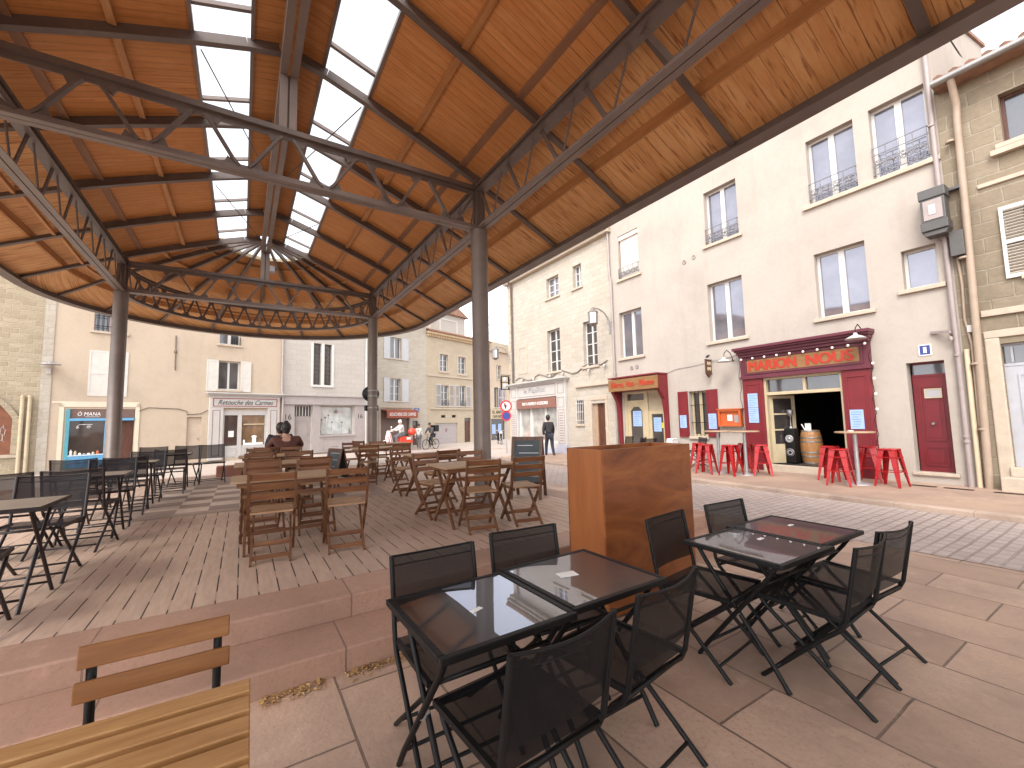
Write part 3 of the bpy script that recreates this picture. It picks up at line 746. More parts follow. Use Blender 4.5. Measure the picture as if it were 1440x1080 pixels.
def shutter(parent, x0, x1, z0, z1, mat, louv=True, y=-.05):
    m = MB(); t = .05
    m.box(x0, x0 + t, y, y + .035, z0, z1); m.box(x1 - t, x1, y, y + .035, z0, z1)
    zz = [z0, (z0 + z1) / 2, z1]
    for z in zz:
        a = z0 if z == z0 else (z1 - .07 if z == z1 else z - .035)
        m.box(x0 + t, x1 - t, y + .002, y + .033, a, a + .07)
    if louv:
        n = int((z1 - z0) / .06)
        for i in range(n):
            z = z0 + .06 + (z1 - z0 - .12) * (i + .5) / n
            m.bar((x0 + t, y + .018, z), (x1 - t, y + .018, z), .03, .008, up=(0, .6, .8))
    else: m.box(x0 + t, x1 - t, y + .01, y + .025, z0 + .07, z1 - .07)
    return m.build('shutter', mat, parent)
def door(parent, x0, x1, z0, z1, mat, panels=((.12, .42), (.5, .92)), y=.12, knob=True, frm=None, transom=0, name='door', cols=1):
    m = MB(); zt = z1 - transom; m.box(x0 - .006, x1 + .006, y, y + .05, z0 - .004, zt)
    h = zt - z0; w = (x1 - x0) / cols
    for c in range(cols):
        for a, b in panels:
            xa, xb = x0 + c * w + .13 * w + .02, x0 + (c + 1) * w - .13 * w - .02; za, zb = z0 + a * h, z0 + b * h
            for q in ((xa, xb, za, za + .03), (xa, xb, zb - .03, zb), (xa, xa + .03, za + .03, zb - .03), (xb - .03, xb, za + .03, zb - .03)): m.box(q[0], q[1], y - .016, y + .004, q[2], q[3])
            m.box(xa + .07, xb - .07, y - .01, y + .004, za + .07, zb - .07)
    o = m.build(name, mat, parent)
    if knob:
        k = MB(); k.lathe([(.012, 0), (.012, .04), (.03, .05), (.034, .065), (.02, .08)], 10); ko = k.build('handle', ZINC, o)
        ko.rotation_euler = (R(90), 0, 0); ko.location = ((x0 + x1) / 2 if knob == 'c' else x1 - .1, y, z0 + min(1.02, h * .5))
    if transom:
        f = MB(); f.box(x0 - .006, x1 + .006, y - .01, y + .05, zt, zt + .05); f.box(x0 - .006, x1 + .006, y, y + .05, z1 - .04, z1 + .004)
        fo = f.build('transom_window', frm or mat, o)
    if transom:
        MB().box(x0, x1, y + .02, y + .03, zt + .05, z1 - .04).build('transom_pane', DARKPANE, o)
    return o
def text(s, parent, mat, name, x0, x1, z0, z1, y=-.01, ext=.004, shear=0, bold=0, thick=0):
    """lettering stretched into the box x0..x1, z0..z1 of the local front plane"""
    cu = bpy.data.curves.new('t', 'FONT'); cu.body = s; cu.size = 1; cu.extrude = 0; cu.shear = shear; cu.offset = bold; cu.resolution_u = 3
    to = bpy.data.objects.new('t', cu); COL.objects.link(to)
    dg = bpy.context.evaluated_depsgraph_get(); me = bpy.data.meshes.new_from_object(to.evaluated_get(dg))
    bpy.data.objects.remove(to); bpy.data.curves.remove(cu)
    xs = [v.co.x for v in me.vertices]; ys = [v.co.y for v in me.vertices]
    a, b, c, d = min(xs), max(xs), min(ys), max(ys)
    kx = (x1 - x0) / (b - a); kz = (z1 - z0) / (d - c)
    m = MB(); fr = [((v.co.x - a) * kx + x0, y - ext, (v.co.y - c) * kz + z0) for v in me.vertices]
    m.add(fr, [tuple(p.vertices) for p in me.polygons])
    if thick:
        for q, dy in ((-thick, .0012), (thick, .0024)): m.add([(p[0] + q, p[1] - dy, p[2]) for p in fr], [tuple(p.vertices) for p in me.polygons])
    # give the letters thickness: side walls on boundary edges
    cnt = {}
    for p in me.polygons:
        vv = list(p.vertices)
        for i in range(len(vv)):
            e = (vv[i], vv[(i + 1) % len(vv)]); k = tuple(sorted(e)); cnt.setdefault(k, []).append(e)
    for k, e in cnt.items():
        if len(e) == 1:
            p, q = fr[e[0][0]], fr[e[0][1]]
            m.quad(p, (p[0], y, p[2]), (q[0], y, q[2]), q)
    bpy.data.meshes.remove(me)
    return m.build(name, mat, parent)
def frame_rect(m, x0, x1, z0, z1, w, y0, y1):
    m.box(x0, x1, y0, y1, z0, z0 + w); m.box(x0, x1, y0, y1, z1 - w, z1); m.box(x0, x0 + w, y0, y1, z0 + w, z1 - w); m.box(x1 - w, x1, y0, y1, z0 + w, z1 - w)
def wallthing(name, label, cat, bld, build_fn, group=None):
    """thing standing on / fixed to a facade: placed with the facade's own frame"""
    t = thing(name, label, cat, bld.location, bld.rotation_euler.z, group); build_fn(t); return t
def sheet_paper(bld, x0, x1, z0, z1, y, label, lines=7, group='blue menu sheets'):
    o = thing('menu_sheet', label, 'menu', bld.location, bld.rotation_euler.z, group)
    MB().box(x0, x1, y - .004, y, z0, z1).build('paper', PAPERBLUE, o)
    m = MB(); w = x1 - x0
    for i in range(lines):
        z = z1 - (z1 - z0) * (i + 1) / (lines + 1); a = rnd.uniform(.08, .2); b = rnd.uniform(.55, .92)
        m.box(x0 + w * a, x0 + w * b, y - .0055, y - .004, z - .006, z + .006)
    m.build('print', INKBLUE, o); return o

# ================================================================== right-hand row: x = -Y, facade plane X = 12
PB = thing('pink_house', 'tall pink rendered house with white windows and a wine red bar front at street level', 'house', (12, 0, .04), R(-90))
ops = [(-3.39, -2.44, 6.75, 8.43), (-4.69, -3.69, 6.77, 8.43), (-7.56, -6.53, 6.73, 8.43), (-11.18, -10.2, 6.72, 8.43), (-3.07, -2.52, 4.1, 4.97),
       (-4.71, -3.68, 3.83, 5.47), (-7.62, -6.54, 3.73, 5.53), (-11.27, -10.2, 3.72, 5.47), (-8.47, -7.86, .88, 2.3), (-3.17, -2.58, .24, 2.54), (-6.1, -4.33, .2, 2.5), (-11.2, -9.4, .1, 2.45)]
facade(PB, -11.55, -2.3, -.2, 10.3, ops, PINK, 5.4)
m = MB(); m.add([(-11.6, -.25, 10.3), (-2.25, -.25, 10.3), (-2.25, 5.6, 11.9), (-11.6, 5.6, 11.9), (-11.6, -.25, 10.2), (-2.25, -.25, 10.2), (-2.25, 5.6, 11.8), (-11.6, 5.6, 11.8)], [(0, 1, 2, 3), (7, 6, 5, 4), (0, 4, 5, 1), (1, 5, 6, 2), (3, 7, 4, 0)]); m.build('roof', TILE, PB)
m = MB(); m.add([(-2.3, 0, 10.2), (-2.3, 5.4, 10.2), (-2.3, 5.4, 11.75)], [(0, 1, 2)]); m.build('gable', PINK, PB)
win(PB, *ops[0], rail=.72, sill=False); win(PB, *ops[1], rail=.5, sill=False); win(PB, *ops[2], rail=.5)
MB().box(-4.84, -2.3, -.08, .128, 6.65, 6.752).build('shared_sill', SILL, PB, bevel=.008)
o = win(PB, *ops[3], rail=.42, gm=PANE)
m = MB()
for i in range(34): m.box(-11.13, -10.25, .085 + .006 * (i % 2), .12, 6.80 + i * .044, 6.842 + i * .044)
m.box(-11.19, -10.19, .03, .12, 8.26, 8.42); m.build('roller_blind', M_plain('pale_blind', (.6, .53, .48), .6, 0, .06, 3), o)
win(PB, *ops[4], cols=1); win(PB, *ops[5]); win(PB, *ops[6]); win(PB, *ops[7])
# barred little window with red shutters
o = win(PB, *ops[8], fm=CREAM, gm=DARKPANE, y=.16, cols=2, sill=True, sillx=.02)
m = MB()
for x in (-8.3, -8.165, -8.03): m.tube([(x, .06, .87), (x, .06, 2.31)], .01, 6)
m.box(-8.475, -7.855, .055, .065, 1.3, 1.32); m.box(-8.475, -7.855, .055, .065, 1.85, 1.87); m.build('grille', BLACK, o)
shutter(PB, -8.85, -8.5, .86, 2.31, WINEP, False); shutter(PB, -7.84, -7.49, .88, 2.31, WINEP, False)
# door number one
d = door(PB, -3.14, -2.6, .255, 2.535, DOORRED, panels=((.06, .26), (.32, .9)), transom=.3, y=.2, knob='c')
m = MB(); frame_rect(m, -2.97, -2.7, 1.78, 1.98, .02, .165, .2); m.build('notice_frame', CREAM, d); MB().box(-2.95, -2.72, .178, .19, 1.8, 1.96).build('notice', GREYM, d)
MB().box(-3.22, -2.52, -.05, .22, .19, .252).build('door_step', SILL, PB, bevel=.01)
def f(t):
    MB().box(-2.93, -2.76, -.012, 0, 2.68, 2.88).build('plate', NAVY, t)
    m = MB(); frame_rect(m, -2.945, -2.745, 2.665, 2.895, .018, -.016, 0); m.build('border', PAPER, t); text('1', t, PAPER, 'number', -2.87, -2.82, 2.72, 2.84, -.012)
wallthing('house_number', 'blue enamel house number 1 above the narrow dark red door', 'number plate', PB, f)
# --- the bar front (projects from the wall)
m = MB(); m.box(-6.68, -3.74, -.13, -.001, 2.523, 3.14); m.box(-6.7, -3.72, -.17, -.001, 2.5, 2.58)
for i, (dz, dy) in enumerate(((3.12, .18), (3.19, .23), (3.26, .30), (3.31, .36))): m.box(-6.7 - i * .025, -3.72 + i * .025, -dy, -.001, dz, dz + .07)
frame_rect(m, -6.55, -3.86, 2.62, 3.08, .05, -.15, -.128); sfo = m.build('bar_front', PLUM, PB, bevel=.005)
for a, b in ((-6.66, -6.12), (-4.31, -3.76)):
    sf = MB(); sf.box(a, b, -.12, -.002, .03, 2.498); frame_rect(sf, a + .08, b - .08, .5, 2.36, .03, -.135, -.118); sf.box(a - .02, b + .02, -.14, -.001, .02, .34); sf.build('pilaster', WINEP, sfo, bevel=.006)
MB().box(-6.49, -3.92, -.142, -.128, 2.68, 3.02).build('sign_board', SIGNWOOD, sfo)
text('MARION', sfo, SIGNRED, 'lettering', -6.43, -5.24, 2.72, 2.98, -.142, .012, thick=.017); text('NOUS', sfo, SIGNRED, 'lettering', -5.0, -4.04, 2.72, 2.98, -.142, .012, thick=.017)
m = MB(); m.box(-6.12, -6.06, -.06, .2, .2, 2.52); m.box(-4.37, -4.31, -.06, .2, .2, 2.52); m.box(-6.06, -4.37, -.055, .2, 2.44, 2.515); m.box(-6.06, -4.37, -.03, .16, 2.03, 2.11); m.box(-5.18, -5.12, -.02, .15, 2.11, 2.44)
m.build('door_frame', CREAM, sfo, bevel=.005)
MB().box(-6.06, -5.18, .05, .06, 2.11, 2.44).build('transom_pane', DARKPANE, sfo); MB().box(-5.12, -4.37, .05, .06, 2.11, 2.44).build('transom_pane', DARKPANE, sfo)
m = MB(); a = R(62)   # glazed door leaf folded inwards
def leaf(u, w, z0, z1, t=.04): p = lambda s: (-6.06 + s * math.cos(a), .05 + s * math.sin(a), (z0 + z1) / 2); m.bar(p(u), p(u + w), t, z1 - z0)
leaf(0, .09, .22, 2.02); leaf(.62, .09, .22, 2.02); leaf(.09, .53, .22, .72); leaf(.09, .53, 1.94, 2.02); leaf(.09, .53, 1.08, 1.12); leaf(.09, .53, 1.5, 1.54)
lf = m.build('door_leaf', CREAM, sfo); m = MB(); leaf(.08, .55, .72, 1.95, .008); m.build('leaf_pane', DARKPANE, sfo)
MB().box(-6.2, -4.2, -.2, .24, -.1, .2).build('door_step', SILL, sfo, bevel=.012)
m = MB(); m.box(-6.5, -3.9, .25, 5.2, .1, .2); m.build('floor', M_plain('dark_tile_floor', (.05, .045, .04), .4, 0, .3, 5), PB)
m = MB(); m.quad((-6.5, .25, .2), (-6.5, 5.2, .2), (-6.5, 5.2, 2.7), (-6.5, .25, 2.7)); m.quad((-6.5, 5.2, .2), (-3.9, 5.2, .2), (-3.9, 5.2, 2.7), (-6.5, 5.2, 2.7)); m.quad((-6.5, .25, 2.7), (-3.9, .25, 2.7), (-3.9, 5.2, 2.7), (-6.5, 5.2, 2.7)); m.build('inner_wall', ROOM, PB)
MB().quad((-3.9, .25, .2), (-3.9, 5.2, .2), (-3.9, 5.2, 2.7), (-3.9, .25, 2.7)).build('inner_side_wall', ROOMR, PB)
m = MB(); m.box(-3.93, -3.905, .9, 1.3, 1.45, 1.85); fo = m.build('picture', BLACK, None); fo.location = PB.location; fo.rotation_euler = (0, 0, R(-90)); tag(fo, 'small dark framed picture on the side wall inside the bar doorway', 'picture')
# things in the bar doorway
def f(t):
    m = MB(); m.lathe([(.2, 0), (.23, .12), (.25, .3), (.256, .44), (.25, .58), (.23, .76), (.2, .88), (.188, .88), (.188, .86), (0.01, .86)], 24, (-5.42, .75, .2)); m.build('staves', M_wood('barrel_oak', (.36, .17, .06), (.25, .1, .03), (.48, .25, .1), 'z', .5), t)
    m = MB()
    for z, r in ((.03, .209), (.2, .241), (.3, .251), (.58, .252), (.68, .242), (.85, .209)): m.lathe([(r, z - .02), (r + .004, z), (r, z + .02)], 24, (-5.42, .75, .2))
    m.build('hoops', ZINC, t)
wallthing('wine_barrel', 'upright oak wine barrel with metal hoops just inside the bar doorway', 'barrel', PB, f)
def f(t):
    MB().box(-5.87, -5.63, .32, .6, .22, 1.13).build('cabinet', BLACK, t, bevel=.02)
    for z in (.5, .86):
        m = MB(); m.lathe([(.088, 0), (.092, .012), (.08, .016), (.068, .004), (.04, -.01), (.038, .012), (.01, .02)], 20); o = m.build('driver', GREYM if z > .6 else BLACK, t); o.rotation_euler = (R(90), 0, 0); o.location = (-5.75, .318, z)
        m = MB(); m.lathe([(.1, 0), (.103, .006), (.095, .009)], 20); o = m.build('rim', GREYM, t); o.rotation_euler = (R(90), 0, 0); o.location = (-5.75, .319, z)
wallthing('loudspeaker', 'tall black loudspeaker with two round drivers beside the barrel in the bar doorway', 'loudspeaker', PB, f)
def f(t):
    m = MB(); m.lathe([(.05, 0), (.05, .04), (.012, .06), (.012, .3), (.06, .36), (.09, .5), (.08, .5), (.02, .34)], 12, (-5.75, .46, 1.13)); m.build('body', ZINC, t)
wallthing('ice_bucket', 'shiny metal goblet standing on the black loudspeaker in the bar', 'goblet', PB, f)
def f(t):
    m = MB(); m.box(-5.5, -5.36, .66, .68, 1.065, 1.26); m.bar((-5.5, .66, 1.07), (-5.58, .66, 1.24), .01, .03); m.box(-5.5, -5.36, .62, .76, 1.06, 1.072); m.build('sheet', PAPER, t)
wallthing('menu_stand', 'small white card stand on top of the wine barrel', 'card stand', PB, f)
sheet_paper(PB, -6.53, -6.26, 1.72, 2.1, -.136, 'blue menu sheet on the left red pilaster of the bar, upper of two'); sheet_paper(PB, -6.53, -6.26, 1.3, 1.71, -.136, 'blue menu sheet on the left red pilaster of the bar, lower of two')
sheet_paper(PB, -4.2, -3.94, 1.14, 1.58, -.136, 'blue menu sheet alone on the right red pilaster of the bar')
sheet_paper(PB, -8.8, -8.56, 1.15, 1.55, -.055, 'blue menu sheet pinned to the left red shutter of the barred window'); sheet_paper(PB, -7.8, -7.54, 1.12, 1.58, -.055, 'blue menu sheet pinned to the right red shutter of the barred window')
def f(t):
    m = MB(); m.box(-7.43, -6.76, -.1, -.085, 1.2, 1.68); m.build('backboard', ORANGE, t)
    m = MB(); frame_rect(m, -7.43, -6.76, 1.2, 1.68, .05, -.16, -.1); m.box(-7.46, -6.73, -.18, -.002, 1.68, 1.71); m.box(-7.43, -6.76, -.0855, -.002, 1.21, 1.67); m.build('frame', ORANGE, t)
    MB().box(-7.17, -7.03, -.104, -.1, 1.36, 1.53).build('notice', PAPER, t); MB().box(-6.97, -6.85, -.104, -.1, 1.31, 1.52).build('leaflet', GREYM, t)
wallthing('notice_box', 'bright orange wooden notice box on the pink wall between barred window and bar', 'notice box', PB, f)
def f(t):   # string of bulbs
    m = MB(); pts = []
    for i in range(41):
        u = i / 40; pts.append((-6.62 + 2.86 * u, -.2, 3.1 - .02 * abs(math.sin(u * 10 * math.pi))))
    m.tube(pts, .006, 5); p2 = [(-3.72, -.16, 3.1 - k * .16 + 0) for k in range(16)]; m.tube([(q[0] + .03 * math.sin(i * 2.1), q[1], q[2]) for i, q in enumerate(p2)], .006, 5); p3 = [(-6.72 + .03 * math.sin(i * 1.7), -.12, 3.05 - i * .16) for i in range(14)]; m.tube(p3, .006, 5)
    m.build('cable', BLACK, t)
    for i in range(10):
        x = -6.6 + 2.82 * i / 9; MB().ball((x, -.21, 3.06), .03, 10, 6).build('bulb', BULB, t)
    for i in range(4): MB().ball((-3.68, -.17, 2.6 - i * .34), .03, 8, 6).build('bulb', BULB, t)
wallthing('string_lights', 'string of round light bulbs along the top of the bar sign', 'string lights', PB, f)
def gooseneck(x, z, lab):
    def f(t):
        m = MB(); m.tube([(x, -.002, z + .02), (x, -.12, z + .22), (x, -.3, z + .3), (x, -.44, z + .2), (x, -.47, z + .04)], .011, 6); m.lathe([(.04, -.01), (.045, .01), (.01, .015)], 10, (x, -.012, z + .02)); m.build('arm', BLACK, t)
        m = MB(); m.lathe([(.2, -.05), (.205, -.045), (.12, .01), (.045, .04), (.03, .09), (.02, .09), (.02, .045), (.11, .0), (.195, -.052)], 20, (x, -.47, z)); m.build('shade', PALEP, t)
    return wallthing('wall_lamp', lab, 'wall lamp', PB, f, 'gooseneck lamps beside the bar sign')
gooseneck(-6.95, 3.08, 'gooseneck wall lamp with dish shade left of the bar sign'); gooseneck(-3.85, 3.2, 'white dish wall lamp at the right end of the bar sign')
def f(t):   # hanging sign
    m = MB(); m.tube([(-7.62, 0, 3.2), (-7.62, -.34, 3.2)], .012, 6); m.tube([(-7.62, 0, 2.78), (-7.62, -.34, 2.78)], .01, 6)
    for k in range(3): curl(m, (-7.62 - .07 + .07 * k, 3.29), .05, -.12 - .07 * k, turns=1.1)
    m.build('bracket', BLACK, t)
    MB().prism([(-.06, 3.2), (-.06, 2.78), (-.19, 2.66), (-.32, 2.78), (-.32, 3.2)], -7.645, -7.595, 'x').build('plate', OLDWOOD, t)
    for s_ in (-7.65, -7.59):
        m = MB()
        for (yy, zz, r) in ((-.14, 3.08, .05), (-.24, 3.08, .05), (-.14, 2.92, .05), (-.24, 2.92, .05)): m.ball((s_, yy, zz), (.006, r, r * 1.2), 10, 6)
        m.build('ornament', CREAM, t)
o = wallthing('hanging_sign', 'small wrought iron hanging sign with dark shield on the pink wall', 'sign', PB, f)
def f(t):
    m = MB(); m.tube([(-9.2, -.02, 2.98), (-8.9, -.02, 3.06), (-8.2, -.02, 3.1), (-7.6, -.02, 3.16), (-6.95, -.02, 3.22), (-6.78, -.02, 3.3)], .008, 5); m.build('wire', GREYM, t)
wallthing('wall_cable', 'thin cable strung along the pink wall between the two red shop fronts', 'cable', PB, f)
# vents
m = MB()
for x, z in ((-8.0, 6.55), (-8.35, 6.5), (-10.75, 3.32), (-10.5, 3.34)): m.lathe([(.07, 0), (.07, .02), (.05, .024), (.045, .004)], 14, (x, z, 0))
o = m.build('vent', PIPEG, PB); o.rotation_euler = (R(90), 0, 0); o.location = (0, 0, 0)
# second red shop front with a bracketed sign
m = MB(); m.box(-11.44, -9.22, -.56, -.01, 2.93, 2.98); m.box(-11.29, -9.37, -.4, -.02, 2.46, 2.5); m.box(-11.3, -9.36, -.03, -.005, 2.46, 2.94); s2o = m.build('shop_front', WINEP, PB)
for x in (-11.36, -9.3):
    s2 = MB(); s2.prism([(-.005, .2), (-.1, .2), (-.12, 1.6), (-.2, 2.1), (-.44, 2.45), (-.5, 2.9), (-.005, 2.93)], x - .07, x + .07, 'x'); s2.build('bracket', WINEP, s2o, bevel=.006)
MB().box(-11.44, -9.22, -.54, -.505, 2.47, 2.9).build('sign_board', SIGNWOOD, s2o)
text('Bières, Vins - Rhums', s2o, SIGNRED, 'lettering', -11.28, -9.36, 2.57, 2.8, -.54, .01, thick=.01)
m = MB(); m.box(-11.2, -11.08, .02, .12, .1, 2.45); m.box(-9.52, -9.4, .02, .12, .1, 2.45); m.box(-10.28, -10.12, .0, .12, .1, 2.45); m.box(-11.08, -9.52, .02, .11, 2.37, 2.45); m.box(-11.08, -10.28, .03, .11, 2.05, 2.13); m.box(-10.12, -9.52, .03, .11, 1.62, 1.72); m.box(-10.12, -9.52, .03, .11, .1, .5); m.box(-11.08, -10.28, .04, .1, .1, .34); m.box(-11.08, -10.95, .04, .1, .34, 2.05); m.box(-10.41, -10.28, .04, .1, .34, 2.05); m.box(-10.12, -10.0, .03, .11, .5, 1.62)
m.box(-10.95, -10.41, .04, .1, 1.9, 2.05); m.prism([(-10.95, 1.9), (-10.8, 1.9), (-10.95, 1.75)], .04, .1); m.prism([(-10.41, 1.9), (-10.41, 1.75), (-10.56, 1.9)], .04, .1)
m.build('joinery', CREAM, s2o, bevel=.004)
MB().box(-11.1, -10.2, .07, .08, .2, 2.4).build('door_pane', DARKPANE, s2o); MB().box(-10.1, -9.5, .07, .08, .4, 1.66).build('window_pane', DARKPANE, s2o); MB().box(-10.12, -9.52, .06, .07, 1.7, 2.4).build('blind', SIGNWOOD if 0 else M_plain('fawn_blind', (.4, .32, .22), .7, 0, .08, 5), s2o)
sheet_paper(PB, -10.86, -10.46, 1.2, 1.75, .064, 'blue menu sheet behind the glass door of the left shop'); sheet_paper(PB, -9.94, -9.62, 1.02, 1.5, .06, 'blue menu sheet in the small window of the left shop')
MB().box(-11.55, -9.1, -.2, .2, -.1, .095).build('door_step', SILL, PB)
def f(t):
    MB().box(-9.6, -9.46, .045, .058, 1.14, 1.32).build('paper', M_plain('yellow_card', (.8, .55, .04), .6, 0, .05, 5), t)
wallthing('yellow_card', 'small bright yellow card stuck in the left shop window', 'card', PB, f)

# downpipe, corner lamp and cable boxes
def pipe_(name, lab, pts, r, mat, clips=(), parts=(), bld=PB):
    def f(t):
        m = MB(); m.tube(pts, r, 12); m.build('tube', mat, t)
        m = MB()
        for z in clips: m.lathe([(r + .012, -.02), (r + .014, 0), (r + .012, .02)], 12, (pts[-1][0], pts[-1][1], z))
        if clips: m.build('collars', mat, t)
    return wallthing(name, lab, 'pipe', bld, f)
pipe_('downpipe', 'thin pale downpipe down the right edge of the pink house', [(-2.36, -.07, 10.1), (-2.36, -.07, 2.9), (-2.37, -.08, .0)], .045, PIPEG, (.9, 1.0, 2.6, 5.0, 7.4))
pipe_('downpipe', 'dark thin downpipe in the corner between pink house and pale stone house', [(-11.62, -.07, 9.3), (-11.62, -.07, 7.0), (-11.55, -.07, 6.8), (-11.55, -.07, 3.0), (-11.55, -.07, .0)], .045, PIPEG, (3.2, 5.2))
def f(t):
    m = MB(); m.bar((-2.72, -.02, 3.12), (-2.42, -.16, 3.08), .06, .05); m.tube([(-2.42, -.02, 3.0), (-2.42, -.1, 3.04), (-2.42, -.16, 3.06)], .018, 6); m.lathe([(.03, -.06), (.034, .0), (.02, .02)], 8, (-2.42, -.13, 2.96)); m.build('body', PIPEG, t)
wallthing('security_camera', 'small white security camera beside the downpipe above the dark red door', 'camera', PB, f)
def f(t):
    x0, x1 = -2.62, -2.22
    m = MB(); m.box(x0, x1, -.42, -.08, 5.78, 5.98); m.box(x0 + .02, x1 - .02, -.40, -.1, 5.3, 5.78); m.box(x0, x1, -.42, -.08, 5.12, 5.3); m.prism([(x0, 5.12), (x1, 5.12), (x1 - .05, 5.02), (x0 + .05, 5.02)], -.38, -.12); m.build('case', LAMPM, t, bevel=.012)
    m = MB(); m.box(x0 + .06, x1 - .06, -.412, -.4, 5.34, 5.74); m.box(x0 + .014, x0 + .022, -.36, -.14, 5.34, 5.74); m.build('lens', PIPEG, t); MB().box(x0 + .14, x1 - .16, -.42, -.412, 5.44, 5.64).build('reflector', PALEP, t)
    m = MB(); m.box(x1 - .1, x1 + .16, -.14, -.02, 5.9, 5.96); m.box(x1 - .06, x1 + .14, -.2, -.03, 4.55, 5.05); m.tube([(x1 + .2, -.04, 6.1), (x1 + .2, -.04, 6.6)], .04, 8); m.build('brackets', LAMPM, t, bevel=.008)
wallthing('street_lamp', 'boxy dark grey lantern fixed high at the corner of the pink house', 'street lamp', PB, f)

# --- right-most stone house
SH = thing('grey_stone_house', 'weathered stone house at the right edge with grey door and tiled eaves', 'house', (12, 0, .04), R(-90))
ops = [(-1.80, -.75, .45, 2.74), (-1.46, -.5, 6.5, 7.48), (-1.34, -.3, 3.95, 5.26)]
facade(SH, -2.298, 8, -.2, 8.05, ops, GREYST, 5.2, .26)
roof(SH, -2.25, 8, 8.08, 5.2, 1.5, .38)
m = MB(); m.tube([(-2.25, -.42, 8.06), (8, -.42, 8.06)], .07, 8); m.build('gutter', ZINC, SH)
door(SH, -1.80, -.75, .46, 2.735, M_plain('grey_blue_door', (.4, .4, .43), .5, 0, .1, 4), panels=((.05, .36), (.42, .92)), transom=.42, cols=1)
m = MB()
for i in range(3): m.box(-1.7 + i * .3, -1.67 + i * .3, .1, .118, 2.38, 2.68)
m.build('transom_bars', GREYM, SH); MB().box(-1.18, -.98, .09, .1, 2.36, 2.5).build('number_plate', NAVY, SH); text('3', SH, PAPER, 'number', -1.13, -1.08, 2.38, 2.48, .09)
MB().box(-1.95, -.6, -.3, .24, -.1, .28).build('door_step', SILL, SH, bevel=.015); MB().box(-1.85, -.7, -.08, .24, .28, .452).build('door_step', SILL, SH, bevel=.01)
MB().box(-2.0, -1.804, -.03, .1, .0, 2.86).build('door_surround', SILL, SH, bevel=.02); MB().box(-2.0, -.55, -.03, .1, 2.862, 3.0).build('door_surround', SILL, SH, bevel=.01)
win(SH, *ops[1], fm=OLDWOOD, gm=DARKPANE, sill=True); win(SH, *ops[2], fm=OLDWOOD, gm=DARKPANE)
m = MB(); m.box(-1.62, -.4, -.12, .02, 6.3, 6.4); m.build('window_ledge', SILL, SH)
shutter(SH, -1.62, -.98, 3.93, 5.3, SHUTW, True, -.06)
m = MB(); m.box(-2.0, 8, -.05, .01, 3.28, 3.4); m.build('ledge', SILL, SH, bevel=.01); m = MB(); m.box(-1.85, 8, -.04, .01, 5.78, 5.86); m.build('ledge', SILL, SH, bevel=.01)
pipe_('downpipe', 'stout beige downpipe running down the grey stone house from its gutter', [(-1.98, -.38, 8.02), (-1.98, -.12, 7.6), (-2.0, -.1, 7.3), (-2.05, -.1, 4.0), (-2.13, -.1, 0)], .058, PIPE, (1.15, 2.4, 4.5, 6.9), bld=SH)
pipe_('conduit', 'narrow cream conduit beside the beige downpipe at street level', [(-2.24, -.05, 2.7), (-2.26, -.05, 0)], .04, M_plain('cream_pipe', (.56, .46, .32), .5, 0, .1, 4), (), bld=SH)
pipe_('cable_run', 'thin cables hanging down the joint between pink house and grey stone house', [(-2.24, -.03, 5.0), (-2.2, -.03, 4.0), (-2.22, -.03, 3.3), (-2.16, -.04, 2.8), (-2.18, -.05, 1.2)], .022, PIPE, (), bld=SH)
m = MB(); m.box(-2.2, -2.06, -.08, 0, 3.02, 3.16); o = m.build('junction_box', PALEP, None, bevel=.01); o.location = SH.location; o.rotation_euler = (0, 0, R(-90)); tag(o, 'small pale junction box on the joint left of the grey door', 'junction box')
for i, (x, l) in enumerate(((-2.95, 'left'), (-2.45, 'middle'), (-1.8, 'right'))):
    m = MB(); m.box(x - .2, x + .2, -.62, -.5, .0405, .043); o = m.build('cellar_vent', BLACK, None); o.location = (12, 0, .04); o.rotation_euler = (0, 0, R(-90)); tag(o, l + ' of three dark slot vents in the pavement by the dark red door', 'vent')

# --- pale stone house left of the bar
SL = thing('pale_stone_house', 'pale rubble stone house with white small-paned windows and a cream shop front', 'house', (12, 0, -.02), R(-90))
ops = [(-15.75, -14.84, 7.2, 8.17), (-13.84, -13.3, 7.17, 8.18), (-15.8, -14.86, 3.74, 5.7), (-13.32, -12.5, 3.7, 5.6), (-12.95, -12.2, .2, 2.18), (-13.9, -13.44, 1.34, 2.35), (-18.3, -15.1, .5, 2.55)]
facade(SL, -19.2, -11.552, -.3, 9.0, ops, RUBBLE, 6, .2)
roof(SL, -19.3, -11.5, 9.12, 6, 1.5, .4)
m = MB(); m.box(-19.35, -11.5, -.22, .05, 8.82, 8.95); m.box(-19.4, -11.5, -.34, .05, 8.951, 9.06); m.build('cornice', SILL, SL, bevel=.02)
for i in (0, 1): win(SL, *ops[i], rows=3, gm=PANE, fr=.045, mid=.03)
for i in (2, 3): win(SL, *ops[i], rows=4, gm=DARKPANE, fr=.05, mid=.035)
m = MB()
for i in range(18):
    z = .2 + i * .5; m.box(-19.26 if i % 2 else -19.24, -18.88 if i % 2 else -18.98, -.025, .01, z, z + .49)
m.build('quoins', SILL, SL, bevel=.015)
door(SL, -12.72, -12.2, .2, 2.17, OLDWOOD, panels=((.05, .4), (.46, .95)), y=.14); MB().box(-12.95, -12.73, .1, .18, .2, 2.18).build('door_leaf', M_plain('fawn_door_leaf', (.36, .24, .16), .6, 0, .1, 4), SL)
m = MB()
for a, b, c, d in ((-13.1, -12.955, .0, 2.3), (-12.195, -12.05, .0, 2.3), (-13.1, -12.05, 2.301, 2.48)): m.box(a, b, -.03, .1, c, d)
m.build('door_surround', SILL, SL, bevel=.015)
